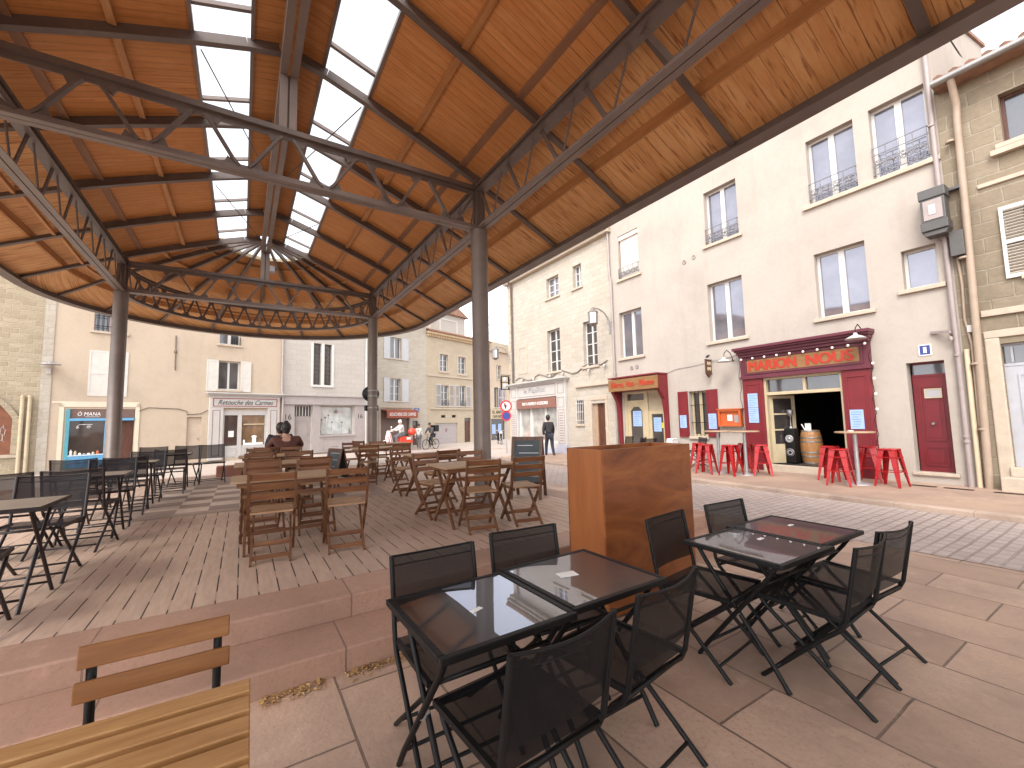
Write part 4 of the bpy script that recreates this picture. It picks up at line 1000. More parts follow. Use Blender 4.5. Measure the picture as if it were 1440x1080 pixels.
o = win(SL, *ops[5], cols=1, fm=OLDWOOD, gm=DARKPANE, sill=True, sillx=.05)
m = MB()
for i in range(4): m.tube([(-13.85 + .12 * i, -.03, 1.3), (-13.85 + .12 * i, -.03, 2.4)], .011, 6)
for z in (1.5, 1.85, 2.2): m.box(-13.9, -13.44, -.04, -.025, z, z + .02)
m.build('grille', WHITE, o)
m = MB(); m.box(-13.85, -11.56, -.1, .01, 2.88, 2.98); m.build('ledge', SILL, SL, bevel=.015)
m = MB()
frame_rect(m, -18.3, -17.5, 3.9, 5.35, .12, -.02, .005); m.build('blocked_window', SILL, SL)
s3 = MB()
for a, b in ((-18.95, -18.32), (-15.08, -14.45)):
    s3.box(a, b, -.14, -.002, -.1, 3.28); 
s3.box(-18.32, -15.08, -.12, -.002, 2.62, 3.28); s3.box(-18.32, -15.08, -.1, -.002, -.1, .5)
for i, dy in enumerate((.18, .26, .34)): s3.box(-19.0 - i * .06, -14.4 + i * .06, -dy, -.002, 3.24 + i * .06, 3.3 + i * .06)
s3o = s3.build('shop_front', PALEP, SL, bevel=.006)
m = MB()
for a, b in ((-18.95, -18.32), (-15.08, -14.45)):
    for c, d in ((.5, 2.0), (2.1, 2.55), (2.72, 3.18)): frame_rect(m, a + .1, b - .1, c, d, .018, -.147, -.139)
frame_rect(m, -18.24, -15.16, 2.7, 3.2, .02, -.128, -.119)
for i in range(12):
    for a in (-18.78, -14.9): m.box(a, a + .26, -.146, -.139, .62 + i * .11, .65 + i * .11)
m.build('painted_lines', LINEP, s3o)
m = MB()
for a, b in ((-18.95, -18.32), (-15.08, -14.45)): m.box(a - .01, b + .01, -.16, -.001, -.12, .48)
m.box(-18.31, -15.09, -.13, -.001, -.12, .3); m.build('plinth', M_plain('lilac_grey_plinth', (.4, .4, .47), .6, 0, .1, 4), s3o)
MB().box(-18.3, -15.1, -.19, -.121, 2.12, 2.58).build('banner', M_plain('brown_banner', (.22, .1, .075), .7, 0, .1, 5), s3o)
text('le Papillon', s3o, GREYM, 'lettering', -17.7, -15.9, 2.78, 3.13, -.122, .012); text('PRET A PORTER ET ACCESSOIRES', s3o, PAPER, 'lettering', -17.75, -15.65, 2.28, 2.42, -.19, .004, thick=.006)
m = MB(); m.box(-17.35, -17.2, .0, .1, .5, 2.55); m.box(-16.15, -16.0, .0, .1, .5, 2.55); m.box(-18.3, -18.2, .0, .1, .5, 2.55); m.box(-15.2, -15.1, .0, .1, .5, 2.55); m.box(-18.2, -15.2, .01, .1, .5, .6); m.build('window_frame', WHITE, s3o)
MB().box(-18.25, -15.15, .06, .07, .52, 2.53).build('shop_window', M_glass('pale_shop_glass', (.4, .38, .34), .2), s3o)
pipe_('downpipe', 'dark cast iron downpipe near the far corner of the pale stone house', [(-18.72, -.35, 8.95), (-18.72, -.1, 8.7), (-18.72, -.09, 3.5)], .05, STEEL, (5, 7), bld=SL)
m = MB()
for x in (-17.9, -16.9, -15.6, -14.7, -13.0, -12.1):
    m.bar((x, -.02, 3.62 + .05 * math.sin(x * 3)), (x + .1, -.18, 3.55 + .05 * math.sin(x * 3)), .09, .07)
o = m.build('spotlights', PALEP, SL)
m = MB(); pts = [(-18.6 + i * .35, -.03, 3.62 + .12 * math.sin(i * 1.3) + (.3 if i > 14 else 0) * ((i - 14) / 6)) for i in range(20)]; m.tube(pts, .02, 5); m.build('cables', STEEL2, SL)
def wall_lantern(bld, x, z, lab, reach=.95, dirx=-1, k=1.0):
    def f(t):
        m = MB(); pts = []
        for i in range(13):
            a = math.pi / 2 * i / 12; pts.append((x + dirx * .02, -reach * k * math.sin(a) * .96 - .03, z + .75 * k * (1 - math.cos(a)) if 0 else z + .8 * k * math.sin(a) ** .6 * (1 if i else 0)))
        pts = [(x, -.03, z), (x, -.05, z + .3 * k), (x, -.14, z + .52 * k), (x, -.32 * k, z + .7 * k), (x, -.6 * k, z + .8 * k), (x, -.88 * k, z + .8 * k)]
        m.tube(pts, .03, 8); m.box(x - .05, x + .05, -.03, 0, z - .1, z + .35); m.build('bracket', GREYM, t)
        c = (x, -.88 * k, z + .2 * k)
        m = MB(); m.lathe([(.02, .62), (.06, .6), (.08, .54), (.19, .44), (.2, .42), (.18, .41)], 8, c, False); m.lathe([(.16, .0), (.18, -.02), (.1, -.08), (.03, -.12)], 8, c, False)
        for i in range(8):
            a = 2 * math.pi * i / 8; m.bar((c[0] + .165 * math.cos(a), c[1] + .165 * math.sin(a), c[2]), (c[0] + .185 * math.cos(a), c[1] + .185 * math.sin(a), c[2] + .42), .014, .014)
        m.build('lantern', STEEL2, t)
        MB().lathe([(.155, .0), (.175, .41)], 8, c, False).build('glass', M_glass('lantern_glass', (.3, .3, .31), .2), t)
    return wallthing('wall_lantern', lab, 'street lamp', bld, f, 'curved arm wall lanterns')
wall_lantern(SL, -11.75, 4.95, 'grey lantern on a curved arm between pink house and pale stone house'); wall_lantern(SL, -19.15, 4.65, 'dark lantern on a curved arm at the far corner of the pale stone house')
def f(t):
    m = MB(); m.tube([(-19.1, 0, 3.95), (-19.1, -.62, 3.95)], .018, 6); m.build('arm', BLACK, t)
    m = MB(); 
    for a, b, c, d in ((-.62, -.1, 3.9, 3.86), (-.62, -.1, 3.22, 3.18), (-.62, -.56, 3.2, 3.88), (-.16, -.1, 3.2, 3.88), (-.62, -.1, 3.55, 3.58)): m.box(-19.13, -19.07, a, b, c, d)
    m.build('frame', BLACK, t)
    for z in (3.38, 3.72): MB().ball((-19.1, -.36, z), (.05, .12, .12), 12, 8).build('globe', WHITE, t)
wallthing('hanging_sign', 'black framed hanging sign with two white globes at the street corner', 'sign', SL, f)

# ================================================================== left-hand row behind the hall
LO = V((.17, 23.79, .05)); LR = math.atan2(.28236, .95931)
def at_row(o, rz, s, y=0, z=0): return (o[0] + s * math.cos(rz) - y * math.sin(rz), o[1] + s * math.sin(rz) + y * math.cos(rz), o[2] + z)
OS = thing('old_stone_house', 'rough old stone house with blocked pointed arch at the far left', 'house', LO, LR)
facade(OS, -15, -6.62, -.4, 9.5, [(-8.24, -7.21, .72, 1.95)], OLDST, 6, .3)
roof(OS, -15, -6.5, 9.55, 6, 1.4)
m = MB()
def arch_poly(cx, w, z0, z1, h, n=9):
    p = [(cx - w, z0), (cx + w, z0), (cx + w, z1)]
    for i in range(1, n): a = i / n; p.append((cx + w * (1 - a) ** 1.0 * math.cos(a * .9) , z1 + h * math.sin(a * math.pi / 2)))
    p.append((cx, z1 + h))
    for i in range(n - 1, 0, -1): a = i / n; p.append((cx - w * (1 - a) * math.cos(a * .9), z1 + h * math.sin(a * math.pi / 2)))
    p.append((cx - w, z1)); return p
m.prism(arch_poly(-7.72, .52, .7, 1.95, .62), -.01, .3); m.build('blocked_arch', M_plain('red_brown_panel', (.2, .075, .04), .8, 0, .25, 5, .2), OS)
m = MB()
q = arch_poly(-7.72, .6, .72, 1.95, .75); q2 = arch_poly(-7.72, .47, .72, 1.95, .58)
for i in range(1, len(q) - 1): m.bar((q[i][0], -.02, q[i][1]), (q[i + 1][0], -.02, q[i + 1][1]), .16, .1, up=(0, -1, 0))
m.build('arch_stones', OLDST, OS)
m = MB()
for i in range(14):
    x = -8.08 + .055 * i; pts = [(x + .03 * math.sin(i * 3.1 + k), -.012, 1.15 + .07 * k + .05 * math.sin(i * 1.7 + k * 2)) for k in range(9)]
    m.tube(pts, .008, 4)
m.build('painted_scrawl', PALEP, OS)
MB().box(-8.1, -6.95, -.06, .2, .6, .71).build('ledge', SILL, OS)
for x, l in ((-7.0, 'left'), (-6.83, 'right')): pipe_('downpipe', l + ' of two cream pipes at the joint of old stone house and beige house', [(x, -.09, 2.75), (x, -.09, 0)], .055, M_plain('cream_pipe_2', (.44, .36, .24), .5, 0, .1, 4), (2.7,), bld=OS)

BH = thing('beige_house', 'long beige rendered house with blue shop front and white shuttered windows', 'house', LO, LR)
ops = [(-5.4, -4.28, 2.78, 4.55), (-5.33, -4.4, 5.3, 6.2), (-1.2, -.32, 3.18, 4.53), (-1.2, -.35, 5.28, 6.3), (-5.9, -4.0, .1, 2.28), (-2.29, -1.76, .06, 1.95), (-1.01, .9, .1, 2.25)]
facade(BH, -6.618, 1.52, -.4, 9.0, ops, BEIGE, 7, .22)
roof(BH, -6.6, 1.5, 9.05, 7, 1.6)
m = MB(); m.box(-6.617, -6.35, -.03, .01, -.1, 9); m.build('corner_stones', RUBBLE, BH)
m = MB(); m.box(-6.3, -3.9, -.015, .01, 2.5, 2.56); m.box(-6.1, -5.98, -.03, .01, .0, 2.5); m.box(-3.98, -3.86, -.03, .01, .0, 2.5); m.box(-6.1, -3.86, -.03, .01, 2.36, 2.499); m.build('shop_surround', M_plain('pale_band', (.64, .54, .42), .8, 0, .06, 4), BH)
for a, b in ((-5.4, -4.85), (-4.83, -4.28)): shutter(BH, a, b, 2.78, 4.55, SHUTW, False, -.02)
o = win(BH, *ops[1], fm=GREYP, gm=DARKPANE, cols=2)
m = MB()
for i in range(6): m.tube([(-5.2 + i * .14, -.03, 5.32), (-5.2 + i * .14, -.03, 6.1)], .012, 6)
for z in (5.5, 5.9): m.box(-5.3, -4.42, -.04, -.02, z, z + .025)
m.build('grille', BLACK, o)
win(BH, *ops[2], fm=WHITE, gm=DARKPANE, mid=.04); shutter(BH, -1.66, -1.21, 3.12, 4.53, SHUTW, False); shutter(BH, -.31, .12, 3.12, 4.55, SHUTW, False)
o = win(BH, *ops[3], fm=WHITE, gm=DARKPANE); m = MB()
for i in range(5): m.box(-.72 + .08 * i, -.69 + .08 * i, -.04, -.02, 5.3, 5.7)
m.build('grille', BLACK, o)
m = MB(); m.tube([(-2.8, -.03, 5.45), (-2.78, -.03, 3.95)], .022, 6); m.ball((-2.79, -.03, 4.75), (.06, .03, .09), 8, 6); m.build('wall_anchor', STEEL, BH)
door(BH, -2.29, -1.76, .06, 1.94, M_plain('beige_door', (.5, .4, .31), .6, 0, .1, 4), panels=(), y=.1)
# blue shop
b = MB(); b.box(-5.92, -5.82, -.05, .1, .08, 2.27); o_b = b.build('shop_front', TEALP, BH)
m = MB(); m.box(-5.82, -4.86, -.04, .1, .08, .53); m.box(-5.82, -4.02, -.05, .1, 1.84, 1.93); m.box(-4.86, -4.79, -.04, .1, .08, 1.84)
for i in range(4): frame_rect(m, -5.79 + i * .235, -5.59 + i * .235, .14, .46, .02, -.05, -.038)
m.build('panelling', BLUEP, o_b)
MB().box(-5.82, -4.86, -.06, .1, .531, .575).build('ledge', M_plain('pale_blue_ledge', (.45, .55, .62), .5, 0, .1, 4), o_b)
MB().box(-5.82, -4.02, .0, .08, 1.93, 2.27).build('sign_board', ROLL, o_b); text('Ò MANA', o_b, PAPER, 'lettering', -5.62, -5.0, 2.03, 2.2, .0, .01, shear=.15); MB().box(-5.42, -5.02, -.008, 0, 1.985, 1.995).build('sign_underline', PAPER, o_b)
MB().box(-5.82, -4.86, .09, .1, .57, 1.85).build('pane', SHOPPANE, o_b); MB().box(-4.79, -4.02, .12, .14, .08, 1.84).build('door_leaf', OLDWOOD, o_b)
m = MB(); m.tube([(-5.62, .07, 1.62), (-5.55, .07, 1.7), (-5.2, .07, 1.7)], .012, 5); curl(m, (-5.3, 1.6), .06, .07); curl(m, (-5.6, 1.58), .04, .07); m.build('window_drawing', PAPER, o_b)
def f(t):
    for i in range(7):
        x = -5.74 + i * .12; h = (.2, .16, .07, .05, .05, .09, .14)[i]
        mm = MB(); mm.lathe([(.04, 0), (.042, h * .7), (.018, h * .8), (.018, h)], 10, (x, .02, .577)); mm.build('jar', (PAPER, CREAM, PAPER, PIPE, PAPER, CREAM, ORANGE)[i], t)
wallthing('window_display', 'row of small pale jars along the ledge of the blue shop window', 'shop display', BH, f)
# sewing repair shop
r_ = MB()
for a, b in ((-1.52, -.98), (.87, 1.41)): r_.box(a, b, -.12, -.002, .02, 2.36)
r_.box(-1.52, 1.41, -.13, -.002, 2.362, 2.88)
for i, dy in enumerate((.17, .25, .33)): r_.box(-1.56 - i * .05, 1.45 + i * .05, -dy, -.002, 2.88 + i * .055, 2.934 + i * .055)
ro = r_.build('shop_front', PALEP, BH, bevel=.006)
m = MB(); frame_rect(m, -1.4, 1.28, 2.42, 2.8, .035, -.14, -.131); m.build('sign_border', M_plain('sign_border_red', (.3, .07, .06), .6, 0, .1, 5), ro)
text('Retouche des Carmes', ro, INK, 'lettering', -1.2, 1.1, 2.5, 2.72, -.131, .008, shear=.45)
m = MB()
for a, b in ((-1.52, -.98), (.87, 1.41)): frame_rect(m, a + .12, b - .12, .2, 2.26, .025, -.127, -.118)
m.build('painted_lines', LINEP, ro)
m = MB(); m.box(-.98, -.9, -.01, .1, .06, 2.25); m.box(.8, .88, -.01, .1, .06, 2.25); m.box(-.36, -.2, -.02, .1, .06, 2.25); m.box(-.9, .8, -.01, .1, 2.02, 2.25); m.box(-.9, -.36, .0, .1, .06, .62); m.box(-.2, .8, .0, .1, .06, .62); frame_rect(m, -.82, -.42, .16, .52, .02, -.02, 0); frame_rect(m, -.1, .7, .16, .52, .02, -.02, 0)
m.build('joinery', PALEP, ro, bevel=.004)
MB().box(-.92, -.34, .06, .07, .6, 2.04).build('door_pane', SHOPPANE, ro); MB().box(-.22, .82, .06, .07, .6, 2.04).build('window_pane', M_glass('warm_shop_glass', (.2, .12, .06), .12), ro)
MB().box(-.72, -.5, .045, .055, 1.02, 1.3).build('notice', PAPER, ro)
def f(t):
    MB().box(-.12, .78, .0, .05, 1.56, 1.62).build('rail', CREAM, t)
    m = MB(); m.box(-.1, .72, -.01, .055, .62, .72); m.ball((-.08, .02, .78), (.05, .03, .1), 8, 6); m.box(.28, .42, .0, .05, .72, .98); m.ball((.35, .02, 1.0), (.12, .03, .06), 8, 6); m.build('goods', PAPER, t)
wallthing('window_display', 'pale sewing goods and cream rail in the repair shop window', 'shop display', BH, f)
pipe_('wall_cable', 'dark cable looping along the beige house over the small beige door', [(-3.9, -.02, 2.2), (-3.6, -.02, 2.35), (-2.6, -.02, 2.3), (-2.3, -.02, 2.2), (-2.3, -.02, 2.05), (-1.8, -.02, 2.1), (-1.55, -.02, 2.25)], .014, STEEL, (), bld=BH)
def f(t):
    m = MB(); m.lathe([(.3, 0), (.3, .02), (.05, .05), (.04, .12), (.01, .12)], 16, (-6.42, -.35, 3.86)); m.bar((-6.42, 0, 3.95), (-6.42, -.36, 3.95), .04, .04); m.build('shade', GREYM, t)
    MB().box(-6.48, -6.38, -.1, 0, 3.55, 3.75).build('box', PALEP, t)
wallthing('wall_lamp', 'flat grey disc lamp on the corner of the beige house', 'wall lamp', BH, f)
# number sixteen
NS16 = thing('white_stone_house', 'pale limestone house with twin lancet windows over a grey shop front numbered 16', 'house', LO, LR)
ops = [(3.08, 3.5, 3.62, 5.86), (3.66, 4.08, 3.62, 5.86), (2.15, 3.02, .12, 2.53), (3.48, 5.37, .92, 2.49)]
facade(NS16, 1.522, 6.05, -.4, 9.4, ops, PALEST, 8, .2)
roof(NS16, 1.5, 6.1, 9.45, 8, 1.5)
for a, b in ((3.08, 3.5), (3.66, 4.08)):
    o = win(NS16, a, b, 3.62, 5.86, cols=1, fm=STEEL, gm=DARKPANE, sill=False, fr=.03)
    m = MB()
    for i in range(9): curl(m, ((a + b) / 2, 3.8 + i * .23), .11, .1, n=10, sgn=1 if i % 2 else -1)
    m.build('tracery', STEEL2, o)
m = MB(); m.box(2.98, 4.18, -.07, .1, 3.5, 3.61); m.box(3.505, 3.655, -.03, .1, 3.612, 5.86); m.box(2.96, 3.075, -.03, .1, 3.612, 5.86); m.box(4.085, 4.2, -.03, .1, 3.612, 5.86); m.build('window_surround', WHITE, NS16, bevel=.01)
m = MB(); m.box(1.53, 6.04, -.16, -.002, 2.62, 2.98); m.box(1.53, 6.04, -.22, -.002, 2.98, 3.05); m.box(1.53, 6.04, -.19, -.002, 2.55, 2.62)
for a, b in ((1.56, 2.13), (3.04, 3.46), (5.39, 6.02)): m.box(a, b, -.1, -.002, .02, 2.55)
m.box(3.46, 5.39, -.1, -.002, .02, .84); m.box(3.4, 5.45, -.15, .05, .84, .92); frame_rect(m, 3.58, 5.27, .16, .72, .03, -.115, -.099)
go = m.build('shop_front', GREYP, NS16, bevel=.006)
text('16', go, INK, 'number', 1.68, 1.98, 1.78, 2.06, -.101, .006); text('16', go, INK, 'number', 5.6, 5.88, 1.8, 2.06, -.101, .006)
door(NS16, 2.16, 3.01, .12, 2.52, GREYP, panels=((.08, .34), (.42, .9)), transom=.62, y=.12)
m = MB()
for i in range(5): m.box(2.27 + i * .155, 2.3 + i * .155, .09, .11, 1.96, 2.47)
m.build('transom_bars', WHITE, NS16)
o = win(NS16, 3.48, 5.37, .92, 2.49, cols=1, fm=GREYP, gm=M_glass('frosted_shop_glass', (.5, .52, .5), .12), sill=False, fr=.05)
m = MB()
for (x, z) in ((3.62, 1.75), (3.83, 1.88), (4.0, 2.0), (4.2, 1.62), (4.78, 1.6)): m.ball((x, .15, z), (.055, .01, .04), 8, 5); m.tube([(x, .152, z - .03), (x - .03, .152, z - .5)], .006, 4)
for i in range(5):
    a = R(90 + 72 * i); m.bar((4.42, .15, 2.2), (4.42 + .13 * math.cos(a), .15, 2.2 + .13 * math.sin(a)), .012, .03)
m.box(3.56, 3.6, .13, .16, 1.0, 1.2); m.box(5.18, 5.24, .13, .16, 1.0, 1.22); m.build('window_decoration', LINEP, o)
pipe_('downpipe', 'slim pale downpipe at the right edge of house number 16', [(6.1, -.07, 9), (6.1, -.07, 3.4), (6.05, -.12, 3.2), (6.1, -.09, 0)], .05, PALEP, (2.9, 5), bld=NS16)
pipe_('downpipe', 'slim grey downpipe between the beige house and house number 16', [(1.5, -.08, 8.9), (1.5, -.08, 3.2), (1.52, -.2, 3.05), (1.5, -.24, 2.0), (1.5, -.2, 0)], .045, PIPEG, (1.9, 5), bld=NS16)

# ------------------------------------------------------------------ far side of the square
FO = V((14.73, 33.62, -.3)); FR = math.atan2(.35824, .93363)
F1 = thing('shuttered_stone_house', 'three-storey stone house with pale shutters above a brown shop awning', 'house', FO, FR)
ops = [(-5.9, -4.9, 6.68, 8.3), (-5.9, -4.95, 3.46, 5.18), (-6.75, -4.1, .0, 2.8), (-3.8, -3.24, .1, 1.98)]
facade(F1, -8.6, -2.36, -.4, 10.2, ops, RUBBLE, 7, .2)
roof(F1, -8.6, -2.3, 10.25, 7, 1.6)
win(F1, *ops[0], rows=1, gm=DARKPANE); win(F1, *ops[1], rows=3, gm=DARKPANE)
for z0, z1 in ((6.62, 8.32), (3.42, 5.2)): shutter(F1, -6.5, -5.95, z0, z1, SHUTP, False); shutter(F1, -4.85, -4.2, z0, z1, SHUTP, False)
m = MB(); m.box(-7.1, -3.9, -.1, .01, 2.98, 3.08); m.build('ledge', SILL, F1)
m = MB(); m.box(-6.75, -5.2, .12, .16, .0, 2.8)
for i in range(36): m.box(-6.75, -5.2, .105 if i % 2 else .112, .12, .02 + i * .075, .09 + i * .075)
m.build('roller_shutter', ROLL, F1); MB().box(-5.2, -4.1, .15, .18, .0, 2.8).build('shop_door', ROLL, F1)
MB().box(-6.9, -6.75, -.05, .1, -.1, 2.8).build('post', SILL, F1)
m = MB(); m.prism([(-.01, 2.86), (-.75, 2.74), (-.75, 2.2), (-.73, 2.2), (-.73, 2.7), (-.01, 2.82)], -6.75, -3.9, 'x'); aw = m.build('awning', BROWNP, F1)
text('BOUCHERIE DES CARMES', aw, PAPER, 'lettering', -6.5, -4.1, 2.36, 2.6, -.75, .006)
door(F1, -3.8, -3.24, .1, 1.97, OLDWOOD, transom=.4, panels=((.05, .4), (.46, .95)))
def f(t):
    MB().box(-3.66, -3.14, -.03, 0, 2.66, 2.96).build('plate', NAVY, t); text('PLACE', t, PAPER, 'lettering', -3.52, -3.28, 2.84, 2.9, -.03); text('DES CARMES', t, PAPER, 'lettering', -3.6, -3.2, 2.72, 2.79, -.03)
wallthing('street_name_plate', 'blue enamel street name plate on the far stone house beside the awning', 'street sign', F1, f)
F2 = thing('ashlar_house', 'smooth stone house with bracketed cornice and a grey garage door', 'house', FO, FR)
ops = [(-.89, .1, 6.05, 7.56), (1.33, 2.33, 5.98, 7.56), (-.76, .15, 3.16, 4.93), (1.47, 2.28, 3.16, 5.0), (-1.43, 1.15, -.35, 1.75), (2.06, 2.88, -.25, 2.16), (-.75, -.25, 2.2, 2.42), (.5, 1.0, 2.2, 2.42)]
facade(F2, -2.358, 5.6, -.6, 9.0, ops, ASHLAR, 7, .2)
roof(F2, -2.3, 5.6, 9.35, 7, 1.0)
m = MB(); m.box(-2.358, 5.6, -.28, .05, 9.12, 9.3)
for i in range(40): m.box(-2.3 + i * .2, -2.2 + i * .2, -.2, .02, 8.9, 9.12)
m.build('cornice', M_plain('cornice_stone', (.5, .36, .22), .8, 0, .15, 5), F2); m = MB(); m.box(-2.358, 5.6, -.08, .01, 5.62, 5.74); m.box(-2.0, 5.6, -.1, .01, 2.9, 3.0); m.build('string_course', SILL, F2)
for i in (0, 1): win(F2, *ops[i], rows=3, gm=DARKPANE, mid=.04); m = MB(); frame_rect(m, ops[i][0] - .16, ops[i][1] + .16, ops[i][2] - .05, ops[i][3] + .18, .155, -.03, .005); m.build('window_surround', SILL, F2)
for i in (2, 3): win(F2, *ops[i], rows=3, gm=DARKPANE, mid=.04, rail=.6)
for a, b in ((-1.38, -.8), (.2, .76), (.92, 1.44), (2.32, 2.9)): shutter(F2, a, b, 3.12, 5.0, SHUTP, True)
m = MB(); m.box(-1.43, 1.15, .1, .14, -.35, 1.75)
for i in range(8): m.box(-1.43, 1.15, .085, .1, -.33 + i * .26, -.09 + i * .26)
gd = m.build('garage_door', GREYP, F2); m = MB()
for i in range(5): m.bar((-.1, .08, 1.0), (-.1 + .2 * math.cos(R(40 + i * 28)), .08, 1.0 + .34 * math.sin(R(40 + i * 28))), .012, .025)
m.build('painted_mark', LINEP, gd)
for i in (6, 7): MB().box(ops[i][0], ops[i][1], .1, .15, ops[i][2], ops[i][3]).build('vent', BLACK, F2)
door(F2, 2.06, 2.88, -.25, 2.15, OLDWOOD, panels=((.05, .4), (.46, .95)), transom=.3)
# things on the far roofs
def f(t):
    MB().box(.2, .85, 2.2, 2.9, 9.4, 11.1).build('stack', RUBBLE, t); MB().box(.12, .93, 2.12, 2.98, 11.1, 11.25).build('cap', TILE, t); MB().tube([(.5, 2.5, 11.25), (.5, 2.5, 13.2)], .02, 6).build('pole', BLACK, t)
wallthing('chimney', 'square stone chimney with thin pole on the ashlar house roof', 'chimney', F2, f)
def f(t):
    MB().box(1.6, 5.5, 3, 7, 9.4, 12.2).build('wall', PALEST, t); MB().prism([(1.3, 12.2), (5.8, 12.2), (3.7, 13.3)], 2.7, 7.2).build('roof', TILE, t); m = MB(); frame_rect(m, 2.0, 4.4, 10.3, 11.7, .12, 2.96, 3.0); m.build('panelling', SHUTW, t)
wallthing('rooftop_room', 'pale rooftop room with panelled side behind the ashlar house cornice', 'rooftop room', F2, f)
def f(t):
    MB().box(-2.2, -.2, 3.2, 7, 9.4, 11.2).build('wall', WHITE, t); MB().prism([(-2.4, 11.2), (0.1, 11.2), (-.1, 11.6), (-2.2, 11.9)], 3.0, 7.2).build('roof', TILE, t); MB().box(-.9, -.5, 3.17, 3.2, 10.0, 10.8).build('window', BLACK, t)
wallthing('dormer', 'white dormer with tiled roof behind the ashlar house cornice', 'dormer', F2, f)
F3 = thing('corner_cafe_house', 'narrow rendered house with a dark cafe front in the side street', 'house', FO, FR)
ops = [(6.75, 7.5, 5.9, 7.3), (6.3, 7.5, 3.1, 5.1), (5.75, 7.9, -.3, 2.0)]
facade(F3, 5.602, 12, -.7, 8.6, ops, BEIGE, 7, .2)
m = MB(); m.box(5.602, 12, -.3, .05, 8.6, 8.78); m.box(5.602, 12, -.1, .4, 8.78, 9.55); m.build('parapet', ASHLAR, F3)
win(F3, *ops[0], rows=3, gm=DARKPANE); win(F3, *ops[1], fm=CREAM, gm=DARKPANE); shutter(F3, 6.9, 7.5, 3.1, 5.1, M_plain('lilac_shutters', (.45, .43, .5), .6, 0, .08, 5), True); shutter(F3, 7.55, 8.1, 3.1, 5.1, SHUTP, True)
MB().box(5.65, 8.2, -.12, -.002, 2.05, 2.95).build('sign_board', CREAM, F3); text('EL ANTON', F3, INK, 'lettering', 5.85, 7.9, 2.52, 2.84, -.12, .01, thick=.02); text('CAFE RESTO', F3, INK, 'lettering', 5.85, 7.7, 2.14, 2.4, -.12, .01, thick=.016)
MB().box(5.75, 7.9, .1, .14, -.3, 2.0).build('shop_glass', DARKPANE, F3); MB().box(5.95, 6.5, .07, .09, .6, 1.5).build('poster', PAPERBLUE, F3); MB().box(6.9, 7.4, .07, .09, .6, 1.55).build('poster', PAPERBLUE, F3)
def f(t):
    m = MB(); m.tube([(7.9, 1, 9.5), (7.9, 1, 12.6)], .03, 6)
    for z in (10.6, 11.4, 12.2):
        m.tube([(7.95, 1, z), (6.9, 1, z + .15)], .018, 5)
        for i in range(5): m.tube([(7.75 - i * .2, .7, z + .03 * i), (7.75 - i * .2, 1.3, z + .03 * i)], .012, 4)
    m.build('mast', GREYM, t)
wallthing('tv_antenna', 'three-armed television antenna standing against the white sky', 'antenna', F3, f)

# ================================================================== street objects
def sign_post():
    t = thing('no_entry_sign', 'round red and white prohibition sign on a thin post by the shop corner', 'road sign', (10.5, 17.2, gz(10.5, 17.2)))
    MB().tube([(0, 0, 0), (0, 0, 2.55)], .03, 10).build('post', GREYM, t)
    def disc(z, r, mats, y0):
        for (rr, mt, nm, dy) in ((r, mats[0], 'rim', 0), (r * .74, mats[1], 'face', .006)):
            m = MB(); m.lathe([(rr, 0), (rr, .012)], 28); o = m.build(nm, mt, t); o.location = (-.02, y0 - dy, z); o.rotation_euler = (R(90), 0, R(-28))
    red = M_plain('traffic_red', (.5, .02, .03), .4, 0, .08, 5)
    disc(2.22, .28, (red, WHITE), -.05); disc(1.76, .24, (red, NAVY), -.05)
    m = MB(); m.bar((-.14, -.075, 2.36), (.12, -.075, 2.08), .01, .05); m.build('bar', red, t); m = MB(); m.box(-.12, .08, -.07, -.062, 2.2, 2.3); m.box(-.08, .04, -.07, -.062, 2.1, 2.2); m.build('symbol', INK, t)
sign_post()

